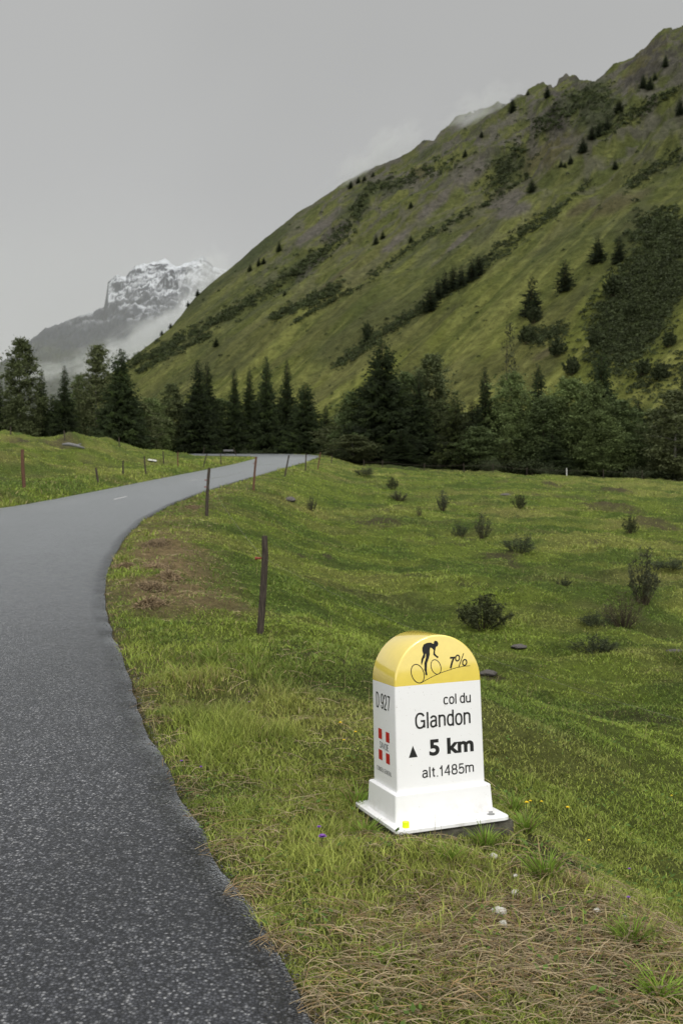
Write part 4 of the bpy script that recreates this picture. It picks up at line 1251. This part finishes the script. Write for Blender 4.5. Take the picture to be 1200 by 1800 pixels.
# ------------------------------------------------------------------ shrubs
def shrub_meshes(seed, n=2600, size=.028, tint=(.035, .042, .018), h=1.0, r_=.6, stems=26, upright=.5, leafy=1.0):
    g = np.random.default_rng(seed)
    mb = MB(); cs = []; rs = []
    for k in range(stems):
        a = g.random() * 6.28; sp = g.random() ** .6 * r_
        b0 = Vector((math.cos(a) * sp * .25, math.sin(a) * sp * .25, -.03))
        e = Vector((math.cos(a) * sp, math.sin(a) * sp, h * (1 - .55 * (sp / r_) ** 2) * (.6 + .45 * g.random())))
        mid = b0.lerp(e, .5) + Vector((math.cos(a), math.sin(a), 0)) * .10 * r_ * (1 - upright) + Vector((g.normal(), g.normal(), 0)) * .04
        mb.tube([b0, mid, e], [.011, .007, .002], 4, False)
        for s in (.4, .6, .75, .88, 1.0):
            q = b0.lerp(mid, s * 2) if s < .5 else mid.lerp(e, s * 2 - 1)
            cs.append(tuple(q)); rs.append(.15 * r_ * (.5 + .8 * g.random()))
            if g.random() < .5:
                e2 = q + Vector((g.normal(), g.normal(), abs(g.normal()))) * .14 * r_
                mb.tube([q, e2], [.004, .0015], 3, False)
                cs.append(tuple(e2)); rs.append(.12 * r_)
    V, C = leaf_cloud(g, cs, rs, int(n * leafy), size, tint)
    nq = len(V) // 4
    a_ = mb.mesh("stems"); b_ = np_mesh("foliage", V, [np.arange(nq * 4).reshape(nq, 4)], C)
    a_.materials.append(M["twig"]); b_.materials.append(M["leaves"])
    return a_, b_
shr = [shrub_meshes(500, 6500, .025, (.050, .060, .024), r_=.72), shrub_meshes(501, 3600, .022, (.068, .076, .042), r_=.55, upright=.9), shrub_meshes(502, 5200, .026, (.056, .070, .034), r_=.9), shrub_meshes(503, 1500, .022, (.085, .078, .042), r_=.75, stems=60, upright=1.0)]
dshr = shrub_meshes(510, 4600, .06, (.040, .052, .021), r_=.75, stems=18); 
def shrub(px, pyb, hpx, wpx, var, label, cat="shrub", group="shrubs dotted over the pasture", name="shrub"):
    x, y, z = at(px, pyb)
    sz = hpx / 1750.0 * y; sw = wpx / 2 / 1750.0 * y
    root = empty(name, (x, y, z - .02), random.random() * 6.28)
    rr = (.72, .55, .9, .75)[var]
    for nm, me in zip(("stems", "foliage"), shr[var]):
        o = link(nm, me, None, root)
        o.scale = (sw / rr, sw / rr, sz)
    tag(root, label, cat, group)
for q in [
 (847, 1105, 68, 104, 0, "dense dark twiggy shrub in the pasture behind the yellow topped stone"),
 (1130, 1062, 100, 62, 1, "tall loose grey green shrub at the right of the pasture"),
 (1095, 1100, 64, 90, 3, "bristly bush of thin upright stems in front of the tall loose shrub"),
 (1046, 1148, 34, 84, 2, "low spreading dark shrub nearest on the right of the stone"),
 (1045, 1100, 26, 60, 2, "low dark bush left of the bristly stemmed one"),
 (912, 972, 34, 66, 2, "low wide grey green shrub in the middle of the pasture"),
 (848, 946, 44, 34, 1, "small loose shrub, right one of a pair in mid pasture"),
 (808, 944, 28, 32, 2, "small round shrub, left one of a pair in mid pasture"),
 (1106, 938, 36, 30, 0, "small dark upright shrub at the right side of the pasture"),
 (778, 898, 36, 34, 1, "loose pale shrub in the upper middle of the pasture"),
 (912, 894, 28, 28, 0, "small dark round shrub in the upper pasture below the white post"),
 (690, 860, 24, 24, 0, "small dark round shrub high in the pasture, nearest the end of the road"),
 (736, 908, 22, 12, 3, "tiny dark spiky plant in the upper pasture"),
 (548, 898, 26, 24, 1, "small grey green shrub beside the bank of the road"),
 (700, 880, 18, 40, 1, "faint low shrub below the dark round one high in the pasture"),
 (1180, 1000, 20, 90, 2, "low grey green thicket at the right edge of the pasture"),
 (990, 1030, 16, 30, 2, "small low bush in mid pasture left of the tall loose shrub"),
 (640, 836, 14, 40, 2, "low bush on the crest just right of the end of the road"),
]: shrub(*q)
for i, (px, hp, wp_) in enumerate([(860, 26, 40), (905, 24, 60), (935, 30, 50), (965, 22, 44), (1010, 16, 30), (1075, 18, 34), (1120, 22, 50), (1165, 22, 50), (830, 16, 34), (255, 40, 50), (285, 32, 40), (62, 20, 26), (440, 18, 40), (470, 16, 36), (600, 18, 34)]):
    x, y, z = atD(px, (147 if 240 < px < 600 else 117) + (i % 3))
    root = empty("shrub", (x, y, z - .05), i * 1.3)
    for nm, me in zip(("stems", "foliage"), dshr if i % 3 else shr[2]):
        o = link(nm, me, None, root); s = wp_ / 2 / 1750 * y / .8
        o.scale = (s, s, hp / 1750 * y)
    tag(root, "bushy shrub at the foot of the trees along the wood's edge", "shrub", "shrubs at the foot of the trees")
for i, (px, py, r_, lab) in enumerate([(980, 626, 17, "round dark shrub on the lower mountainside above the pale leafy trees"), (1004, 660, 17, "round dark shrub on the lower mountainside, just above the widest leafy tree"), (940, 568, 15, "round shrub at the foot of the biggest lone mountainside fir"), (1078, 524, 20, "round dark shrub on the mountainside left of the big scrub patch"), (1046, 612, 16, "round shrub at the lower left corner of the big scrub patch"), (1175, 610, 14, "round shrub on the bright strip right of the big scrub patch"), (925, 606, 16, "low dark shrub on the lower slope left of the round ones"), (1110, 560, 16, "round dark shrub inside the left edge of the big scrub patch"), (1130, 660, 16, "shrub on the lower slope behind the ragged fir"), (1160, 668, 16, "shrub on the lower slope above the birch"), (645, 592, 12, "small round shrub on the dark band above the largest middle fir")]):
    x, y, z = on_mtn(px, py)
    root = empty("mountain_shrub", (x, y, z - .3), i)
    for nm, me in zip(("stems", "foliage"), dshr):
        o = link(nm, me, None, root); s = r_ / 1750 * y / .72
        o.scale = (s, s, 2.1 * r_ / 1750 * y)
    tag(root, lab, "shrub", "round shrubs on the mountainside")

# ------------------------------------------------------------------ stones, logs, mounds
def rock(name, x, y, z, sx, sy, sz, mt, label, cat, group=None, seed=0, rz=0):
    bm = bmesh.new()
    bmesh.ops.create_icosphere(bm, subdivisions=3, radius=1)
    for q in bm.verts:
        k = .65 + .7 * float(fbm(np.array([q.co.x * 1.3 + seed * 5 + q.co.z]), np.array([q.co.y * 1.3 + q.co.z * .8]), 3, seed)[0])
        q.co *= k
    me = bpy.data.meshes.new(name); bm.to_mesh(me); bm.free()
    me.polygons.foreach_set("use_smooth", [True] * len(me.polygons))
    o = link(name, me, mt)
    o.location = (x, y, z); o.scale = (sx, sy, sz); o.rotation_euler = (0, 0, rz)
    tag(o, label, cat, group)
    return o
for i, (px, py, r_, lab) in enumerate([(877, 1616, 11, "biggest white stone on the brown thatch in front of the kilometre stone"), (905, 1580, 7, "white pebble above and right of the biggest white stone"), (884, 1637, 8, "flat pinkish white stone just below the biggest white one"), (867, 1514, 6, "small white stone close to the concrete block"), (951, 1590, 7, "grey pebble on bare soil right of the white pebble"), (968, 1596, 5, "small grey pebble beside the other grey pebble"), (1097, 1622, 5, "small pebble at the top of the bank on the right"), (905, 1548, 4, "tiny pebble below the grass tuft"), (1048, 1612, 6, "pale stone lying among the grass on the right")]):
    x, y, z = at(px, py)
    s = r_ / 1750 * y
    rock("pebble", x, y, z + s * .75 + .012, s * 1.15, s * .95, s * .85, M["stone"] if i not in (4, 5) else M["rockgrey"], lab, "stone", "loose stones in front of the kilometre stone", i, i)
for i, (px, py, w_, h_, lab) in enumerate([(857, 1186, 16, 9, "flat grey stone in the grass right of the yellow top"), (912, 1138, 16, 5, "flat grey stone in the pasture behind the yellow top"), (508, 880, 14, 8, "grey rock half sunk in the bank below the road posts"), (888, 871, 11, 5, "grey rock in the upper pasture"), (1185, 1146, 16, 5, "flat grey stone at the right edge of the pasture"), (275, 771, 10, 5, "small dark rock at the top of the knoll")]):
    x, y, z = at(px, py)
    rock("rock", x, y, z + .01, w_ / 1750 * y, w_ / 1750 * y * .8, h_ / 1750 * y * .7, M["rockgrey"], lab, "rock", None, 20 + i, i)
# driftwood log and planks on the knoll
x, y, z = at(132, 790)
mb = MB()
mb.tube([(-.75, 0, .28), (-.4, .05, .30), (.1, 0, .20), (.6, -.05, .05)], [.06, .11, .10, .04], 8)
mb.tube([(.1, 0, .2), (.35, .1, .34)], [.07, .03], 6)
o = link("dead_log", mb.mesh("dead_log", True), M["deadwood"]); o.location = (x, y, z); tag(o, "grey bleached log lying on the left knoll", "log")
def plank(px, py, L, wd, th, rz, ry, mt, name, lab, cat, up=.1):
    x, y, z = at(px, py)
    bm = bmesh.new(); bmesh.ops.create_cube(bm, size=1)
    bmesh.ops.scale(bm, vec=(L, wd, th), verts=bm.verts)
    bmesh.ops.bevel(bm, geom=bm.edges[:], offset=th * .2, segments=2, affect='EDGES')
    me = bpy.data.meshes.new(name); bm.to_mesh(me); bm.free()
    o = link(name, me, mt); o.location = (x, y, z + up); o.rotation_euler = (R(12), R(ry), R(rz))
    tag(o, lab, cat)
plank(268, 812, .55, .35, .05, 10, 8, M["postwhite"], "plank", "pale plank lying in the grass of the left bank", "plank")
x, y, z = at(399, 800)
tr = empty("water_trough", (x, y, z)); tag(tr, "small pale trough on short legs beside the far road bend", "trough")
bm = bmesh.new(); bmesh.ops.create_cube(bm, size=1); bmesh.ops.scale(bm, vec=(1.3, .6, .22), verts=bm.verts)
top = max(bm.faces, key=lambda f_: f_.calc_center_median().z)
bmesh.ops.inset_individual(bm, faces=[top], thickness=.06); bmesh.ops.translate(bm, vec=(0, 0, -.2), verts=top.verts)
me = bpy.data.meshes.new("basin"); bm.to_mesh(me); bm.free()
o = link("basin", me, M["deadwood"], tr); o.location = (.2, 0, .62)
for sx in (-.3, .65):
    mb = MB(); mb.tube([(sx, 0, -.1), (sx, 0, .55)], .07, 6); link("leg", mb.mesh("leg"), M["post"], tr)

# ------------------------------------------------------------------ grass, hay, flowers
def blades(x, y, h, wd, lean, az, c, zoff=0.0):
    n = len(x)
    z = gsample(x, y, GZ) + zoff
    fx = np.sin(az); fy = np.cos(az)                      # flat side direction
    la = rng.random(n) * 6.283
    lx = np.cos(la) * lean * h; ly = np.sin(la) * lean * h
    V = np.empty((n, 5, 3), np.float32)
    hz = h * np.sqrt(np.maximum(1 - np.minimum(lean, .98) ** 2, .05))
    for k, (s, t_, q) in enumerate(((-.5, 0, 0), (.5, 0, 0), (-.42, .45, .55), (.42, .45, .55), (0, 1, 1))):
        V[:, k, 0] = x + fx * wd * s + lx * t_ ** 1.6
        V[:, k, 1] = y + fy * wd * s + ly * t_ ** 1.6
        V[:, k, 2] = z + hz * q - (.01 if k < 2 else 0)
    b0 = (np.arange(n) * 5)[:, None]
    quads = b0 + np.array([[0, 1, 3, 2]]); tris = b0 + np.array([[2, 3, 4]])
    C = np.repeat(c, 5, 0)
    return V.reshape(-1, 3), quads, tris, C
NB = 900000
lr = rng.random(NB)
r_ = 2.6 * (118 / 2.6) ** (lr ** 1.15)
p_ = np.radians(rng.uniform(-28, 31, NB))
bx = r_ * np.sin(p_); by = r_ * np.cos(p_)
bs = gsample(bx, by, GS); bside = np.sign(gsample(bx, by, GSIDE))
bd = dryness(bx, by, bs, bside); bb = bare(bx, by, bs, bside)
tuft = fbm(bx / .32, by / .32, 3, 301); pat = fbm(bx / 1.7, by / 1.5, 4, 305)
block = np.abs((bx - .445) * math.cos(.35) + (by - 4.86) * math.sin(.35)) ; block2 = np.abs(-(bx - .445) * math.sin(.35) + (by - 4.86) * math.cos(.35))
keep = (bs > -.02) & ~((block < .315) & (block2 < .30))
keep &= rng.random(NB) > np.maximum.reduce([bd * .85, bb * .9, patch(bx, by) * .75])
keep &= rng.random(NB) < np.where(bs < .15, .55, 1.0)
keep &= rng.random(NB) < .35 + .9 * sm(.3, .6, tuft)
keep &= rng.random(NB) < np.where((bside < 0) & (by < 26), 0.0, 1.0)
bx, by, bs, bside, bd, tuft, pat, r_ = (q[keep] for q in (bx, by, bs, bside, bd, tuft, pat, r_))
n = len(bx)
vergeb = np.where(bside > 0, sm(1.9, 1.0, bs) * sm(10.5, 8, by) + .5 * sm(1.6, .4, bs), sm(3, .5, bs)) * sm(2.9, 4.6, by + bs * .3)
vergeb = vergeb * (.35 + .9 * sm(.35, .65, fbm(bx / .9, by / .9, 3, 309)))
lush = sm(.52, .70, pat)
hb = (.016 + .022 * tuft + (.012 + .034 * sm(.45, .7, tuft)) * vergeb + .05 * lush * sm(.42, .65, tuft)) * (.6 + .8 * rng.random(n))
hb *= 1 + np.interp(r_, [4, 15, 40, 110], [0, .35, 1.0, 1.3])
wb = np.maximum(.0034 + .003 * rng.random(n), r_ * .0009 * (.7 + .6 * rng.random(n)))
tc_ = turf(bx, by, bs, bside, r_) * (2.30 + .20 * sm(16, 6, r_))[:, None]
kind = rng.random(n)
yel = np.array([.20, .205, .060]); straw = np.array([.34, .28, .13]); dk = np.array([.060, .105, .018])
tc_ = np.where((kind < .22)[:, None], tc_ * .5 + yel * .5, tc_)
tc_ = np.where(((kind > .22) & (kind < .42))[:, None], tc_ * .45 + dk * .55, tc_)
isd = (kind > .972) | (rng.random(n) < bd * .50 + .13 * vergeb * sm(.35, .65, pat))
tc_ = np.where(isd[:, None], straw[None] * (.45 + .7 * rng.random((n, 1))), tc_)
tc_ = tc_ * (.7 + .6 * rng.random((n, 1)))
lean = np.clip(.42 + .55 * rng.random(n) + .15 * (1 - vergeb) + .25 * isd, 0, .96)
V, Q, T3, C = blades(bx, by, hb, wb, lean, rng.random(n) * 6.283, tc_)
ns = 2600
r2 = 2.9 * (26 / 2.9) ** rng.random(ns); p2 = np.radians(rng.uniform(-24, 24, ns)); sx_ = r2 * np.sin(p2); sy_ = r2 * np.cos(p2)
s2 = gsample(sx_, sy_, GS); k2 = (s2 > .1) & (rng.random(ns) < .25 + .75 * sm(2.4, 1.0, s2)) & ~((np.abs(sx_ - .43) < .4) & (np.abs(sy_ - 4.85) < .4)) & (gsample(sx_, sy_, GSIDE) > 0)
sx_, sy_, r2 = sx_[k2], sy_[k2], r2[k2]; n2 = len(sx_)
c2 = np.where((rng.random(n2) < .5)[:, None], np.array([[.30, .25, .12]]), np.array([[.16, .19, .05]])) * (.6 + .6 * rng.random((n2, 1)))
V2, Q2, T2, C2 = blades(sx_, sy_, .09 + .13 * rng.random(n2), np.maximum(.0022, r2 * .0004), .15 + .6 * rng.random(n2), rng.random(n2) * 6.283, c2)
o0 = len(V); V = np.concatenate([V, V2]); C = np.concatenate([C, C2]); Q = np.concatenate([Q, Q2 + o0]); T3 = np.concatenate([T3, T2 + o0])
gr = link("grass", np_mesh("grass", V, [Q, T3], C), M["grass"])
tag(gr, "short green pasture grass with taller tufts along the road verge", "grass", kind="stuff")

# loose mown hay on the verge, round the stone and on the thatch
def straws(x, y, L, wd, c, up=.02):
    n = len(x)
    a = rng.random(n) * 6.283 + 0; cv_ = (rng.random(n) - .5) * .3
    a = np.where(rng.random(n) < .7, rng.normal(size=n) * .55 - .15, a)
    ex_, ey_ = np.cos(a) * L * .5, np.sin(a) * L * .5
    za_ = np.maximum(gsample(x - ex_, y - ey_, GZ), 0 * x - 9); zb_ = gsample(x + ex_, y + ey_, GZ); zm_ = gsample(x, y, GZ)
    lift_ = np.maximum(zm_ - .5 * (za_ + zb_), 0)
    V = np.empty((n, 8, 3), np.float32)
    zz0 = rng.random(n) * up + .006
    tilt = (rng.random(n) ** 3) * .35 * (rng.random(n) < .35)
    for k in range(4):
        s = k / 3
        aa = a + cv_ * s
        px = x + np.cos(a + cv_ * s * .5) * L * (s - .5); py = y + np.sin(a + cv_ * s * .5) * L * (s - .5)
        zz = za_ * (1 - s) + zb_ * s + lift_ + zz0 + tilt * L * s + .012 * np.sin(s * 3.14) 
        nx = -np.sin(aa) * wd * .5; ny = np.cos(aa) * wd * .5
        V[:, k * 2, 0] = px - nx; V[:, k * 2, 1] = py - ny; V[:, k * 2, 2] = zz
        V[:, k * 2 + 1, 0] = px + nx; V[:, k * 2 + 1, 1] = py + ny; V[:, k * 2 + 1, 2] = zz + wd * .5
    b0 = (np.arange(n) * 8)[:, None]
    return V.reshape(-1, 3), np.concatenate([b0 + np.array([[0, 1, 3, 2]]), b0 + np.array([[2, 3, 5, 4]]), b0 + np.array([[4, 5, 7, 6]])]), np.repeat(c, 8, 0)
NS = 170000
r_ = 2.7 * (26 / 2.7) ** rng.random(NS); p_ = np.radians(rng.uniform(-25, 22, NS))
hx = r_ * np.sin(p_); hy = r_ * np.cos(p_)
hs = gsample(hx, hy, GS); hd = dryness(hx, hy, hs, np.sign(gsample(hx, hy, GSIDE)))
kp = (hs > -.06) & (hx > -9) & (gsample(hx, hy, GSIDE) > 0) & (rng.random(NS) < (hd * .68 + .06 * sm(2.4, 1.0, hs)) * (.08 + .92 * sm(9, 6.5, r_))) & ~((np.abs(hx - .43) < .3) & (np.abs(hy - 4.85) < .3))
hx, hy, r_ = hx[kp], hy[kp], r_[kp]; n = len(hx)
hc = np.array([.34, .27, .165])[None] * (.30 + .95 * rng.random((n, 1)) ** 1.3) * np.where((rng.random(n) < .35)[:, None], np.array([[.8, .68, .55]]), 1.0)
V, Q, C = straws(hx, hy, (.03 + .17 * rng.random(n) ** 2.0), np.maximum(.0015 + .0012 * rng.random(n), r_ * .0004), hc)
hay = link("dry_hay", np_mesh("dry_hay", V, [Q], C), M["hay"])
tag(hay, "dry straw coloured hay strewn over the verge and in front of the stone", "hay", kind="stuff")

# clumps of raked hay on the verge by the bend
for i, (px, py, w_, h_, lab) in enumerate([(222, 998, 24, 10, "brown hay clump nearest the road edge at the bend"), (275, 958, 26, 9, "brown hay clump highest on the verge by the bend"), (265, 1003, 34, 9, "wide brown hay clump in the middle of the verge"), (300, 1012, 20, 8, "brown hay clump right of the wide one on the verge"), (272, 1035, 30, 8, "brown hay clump low on the verge above the grass"), (262, 1060, 26, 8, "brown hay clump lowest on the verge by the bend"), (335, 893, 22, 5, "low brown hay clump beside the dark crooked post")]):
    x, y, z = at(px, py)
    g = np.random.default_rng(600 + i)
    n = 900
    L = w_ / 1750 * y
    q = g.normal(size=(n, 2)) * L * .42
    hh_ = .6 * h_ / 1750 * y * np.exp(-(q ** 2).sum(1) / (L * .5) ** 2) * g.random(n)
    a = g.random(n) * 6.283; ln = .02 + .06 * g.random(n); wd = .0035
    P = np.stack([q[:, 0], q[:, 1], hh_], 1)
    d = np.stack([np.cos(a) * ln, np.sin(a) * ln, g.normal(size=n) * .02], 1); pn = np.stack([-np.sin(a) * wd, np.cos(a) * wd, np.full(n, wd * .4)], 1)
    V = np.stack([P - d - pn, P + d - pn, P + d + pn, P - d + pn], 1).reshape(-1, 3)
    V[:, 2] += gsample(V[:, 0] + x, V[:, 1] + y, GZ) - z + .01
    c = np.repeat(np.array([.21, .155, .09])[None] * (.4 + .9 * g.random((n, 1))), 4, 0)
    o = link("hay_clump", np_mesh("hay_clump", V, [np.arange(n * 4).reshape(n, 4)], c), M["hay"])
    o.location = (x, y, z)
    tag(o, lab, "hay clump", "hay clumps on the verge")

# separate big tufts round the stone
def tuft_obj(px, py, hpx, wpx, label, n=130, tint=(.10, .16, .022), dead=.12):
    x, y, z = at(px, py)
    g = np.random.default_rng(int(px * 7 + py))
    h = hpx / 1750 * y; w_ = wpx / 1750 * y
    V = []; Fq = []; C = []
    for k in range(n):
        a = g.random() * 6.283; rr = g.random() ** .7 * w_ * .22
        b0 = np.array([math.cos(a) * rr, math.sin(a) * rr, -.015])
        hh_ = h * (.5 + .6 * g.random()); ln = (.15 + .45 * g.random()) * hh_ + rr
        az = a + g.normal() * .6; t_ = g.random() * 6.28
        wd = .0034 + .0022 * g.random()
        c = np.array(tint) * (.6 + .8 * g.random())
        if g.random() < dead: c = np.array([.33, .24, .12]) * (.5 + .7 * g.random())
        i0 = len(V)
        for s in (0, .35, .7, 1):
            p = b0 + np.array([math.cos(az) * ln * s ** 1.8, math.sin(az) * ln * s ** 1.8, hh_ * (s - .22 * s * s)])
            ww = wd * (1 - .85 * s)
            V += [p + np.array([math.cos(t_), math.sin(t_), 0]) * ww, p - np.array([math.cos(t_), math.sin(t_), 0]) * ww]; C += [c, c]
        Fq += [(i0 + 2 * m_, i0 + 2 * m_ + 1, i0 + 2 * m_ + 3, i0 + 2 * m_ + 2) for m_ in range(3)]
    o = link("grass_tuft", np_mesh("grass_tuft", np.array(V), [np.array(Fq)], np.array(C)), M["grass"])
    o.location = (x, y, z)
    tag(o, label, "grass tuft", "grass tufts round the stone")
for q in [(958, 1545, 72, 90, "thick bright green grass tuft right of the concrete block"), (1003, 1562, 44, 70, "brownish dry grass tuft just right of the thick bright one"),
          (852, 1492, 58, 50, "green grass tuft in front of the concrete block"), (788, 1512, 40, 60, "small green grass tuft below the front of the base plate"),
          (640, 1470, 40, 60, "green grass tuft below the left corner of the base plate"), (925, 1462, 50, 50, "leafy grass tuft at the right end of the concrete block"),
          (1110, 1655, 60, 100, "long green grass tuft on the bank at lower right"), (690, 1690, 36, 80, "green grass tuft on the verge at lower middle"), (1160, 1750, 60, 110, "green grass tuft in the lower right corner"),
          (625, 1420, 60, 60, "pale grass tuft behind the left edge of the base plate"), (900, 1425, 40, 50, "short grass tuft behind the right corner of the base plate")]:
    tuft_obj(*q, tint=(.16, .13, .055) if "brown" in q[4] else (.19, .29, .04), dead=.5 if "brown" in q[4] else .15)

# low leafy herbs between the grass: far too many to count
NL = 9000
r_ = 2.7 * (14 / 2.7) ** rng.random(NL); p_ = np.radians(rng.uniform(-24, 22, NL))
lx = r_ * np.sin(p_); ly = r_ * np.cos(p_)
ls = gsample(lx, ly, GS)
kp = (ls > .1) & (fbm(lx / .4, ly / .4, 3, 331) > .55) & ~((np.abs(lx - .43) < .36) & (np.abs(ly - 4.85) < .36)) & (lx > -6)
lx, ly, r_ = lx[kp], ly[kp], r_[kp]; n = len(lx)
az = rng.random(n) * 6.283; sz = (.008 + .012 * rng.random(n))
lz = gsample(lx, ly, GZ) + .012 + .04 * rng.random(n)
d = np.stack([np.cos(az), np.sin(az), (rng.random(n) - .4) * 1.0], 1) * sz[:, None]; e = np.stack([-np.sin(az), np.cos(az), (rng.random(n) - .5) * .6], 1) * sz[:, None] * .55
P = np.stack([lx, ly, lz], 1)
V = np.stack([P - d, P - d * .2 + e, P + d, P - d * .2 - e], 1).reshape(-1, 3)
C = np.repeat(np.array([.07, .12, .022])[None] * (.55 + .9 * rng.random((n, 1))), 4, 0)
o = link("herb_leaves", np_mesh("herb_leaves", V, [np.arange(n * 4).reshape(n, 4)], C), M["leaves"])
tag(o, "small clover and herb leaves between the grass blades", "herbs", kind="stuff")

ng = 5200
ry2 = 2.6 * (16 / 2.6) ** rng.random(ng)
rx2 = np.interp(ry2, yy, xr_tab) + np.where(rng.random(ng) < .6, rng.normal(size=ng) * .05 + .02, -np.abs(rng.normal(size=ng)) * .22)
rs2 = (.0022 + .0045 * rng.random(ng) ** 2.5)
zb2 = np.maximum(gsample(rx2, ry2, GZ), np.where(rx2 < np.interp(ry2, yy, xr_tab) + .03, zroad(ry2) + .012, -9)) + rs2 * .4
P = np.stack([rx2, ry2, zb2], 1)[:, None, :]
oct_ = np.array([(1, 0, 0), (0, 1, 0), (-1, 0, 0), (0, -1, 0), (0, 0, .8), (0, 0, -.8)])
V = (P + oct_[None] * rs2[:, None, None] * (.6 + .7 * rng.random((ng, 6, 1)))).reshape(-1, 3)
tri = np.array([(0, 1, 4), (1, 2, 4), (2, 3, 4), (3, 0, 4), (1, 0, 5), (2, 1, 5), (3, 2, 5), (0, 3, 5)])
Fg = (np.arange(ng)[:, None, None] * 6 + tri[None]).reshape(-1, 3)
C = np.repeat(np.array([.11, .108, .105])[None] * (.35 + 1.5 * rng.random((ng, 1)) ** 2), 6, 0)
M["gravel"] = tinted("loose_gravel", 0, 0.85)
tag(link("gravel", np_mesh("gravel", V, [Fg], C), M["gravel"]), "loose grey gravel along the crumbling edge of the asphalt", "gravel", kind="stuff")

def flower(px, py, colr, size, h, label):
    x, y, z = at(px, py)
    root = empty("flower", (x, y, z), random.random() * 6.28)
    mb = MB(); mb.tube([(0, 0, -.02), (.006, .004, h * .6), (.004, 0, h)], .0018, 5, False)
    link("stem", mb.mesh("stem"), M["stem"], root)
    mb = MB()
    npet = 9
    for ring, tiltv, sc_ in ((0, .35, 1.0), (.35, .8, .7)):
        for k in range(npet):
            a = 2 * math.pi * k / npet + ring
            ca, sa = math.cos(a), math.sin(a); wd = size * .28
            mb.poly([(.004, 0, h), (.004 + ca * size * sc_ * .6 - sa * wd, sa * size * sc_ * .6 + ca * wd, h + size * tiltv * .5), (.004 + ca * size * sc_, sa * size * sc_, h + size * tiltv * .7), (.004 + ca * size * sc_ * .6 + sa * wd, sa * size * sc_ * .6 - ca * wd, h + size * tiltv * .5)])
    link("blossom", mb.mesh("blossom"), M[colr], root)
    tag(root, label, "flower", "yellow flowers in the grass" if colr == "yellowpetal" else "purple flowers in the grass")
for q in [(925, 1448, "yellowpetal", .014, .11, "yellow flower standing at the right corner of the base plate"), (932, 1440, "yellowpetal", .010, .10, "smaller yellow flower beside the one at the right corner of the base plate"),
          (950, 1428, "yellowpetal", .010, .06, "yellow flower a little right of the base plate's corner"), (997, 1438, "yellowpetal", .014, .06, "orange yellow flower in the lawn right of the base plate"),
          (1034, 1495, "yellowpetal", .010, .05, "yellow flower in the lawn above the thick bright tuft"), (1180, 1410, "yellowpetal", .009, .04, "tiny yellow flower near the right edge of the lawn"),
          (597, 1285, "yellowpetal", .013, .05, "yellow flower, topmost of three left of the stone"), (624, 1302, "yellowpetal", .011, .05, "yellow flower, nearest the stone of three on its left"), (605, 1316, "yellowpetal", .010, .05, "yellow flower, lowest of three left of the stone"),
          (568, 1496, "purplepetal", .022, .06, "biggest purple flower on the verge left of the base plate"), (560, 1478, "purplepetal", .013, .06, "small purple flower above the biggest purple one"),
          (1106, 1545, "purplepetal", .010, .05, "purple flower on the lawn at the right"), (1102, 1600, "purplepetal", .010, .05, "purple flower on the bank at lower right"), (437, 1250, "purplepetal", .010, .06, "purple flower in the tall verge grass by the road"), (320, 1362, "purplepetal", .012, .07, "purple flower right at the road's edge"), (352, 1372, "purplepetal", .010, .07, "purple flower just right of the one at the road's edge")]:
    flower(*q)
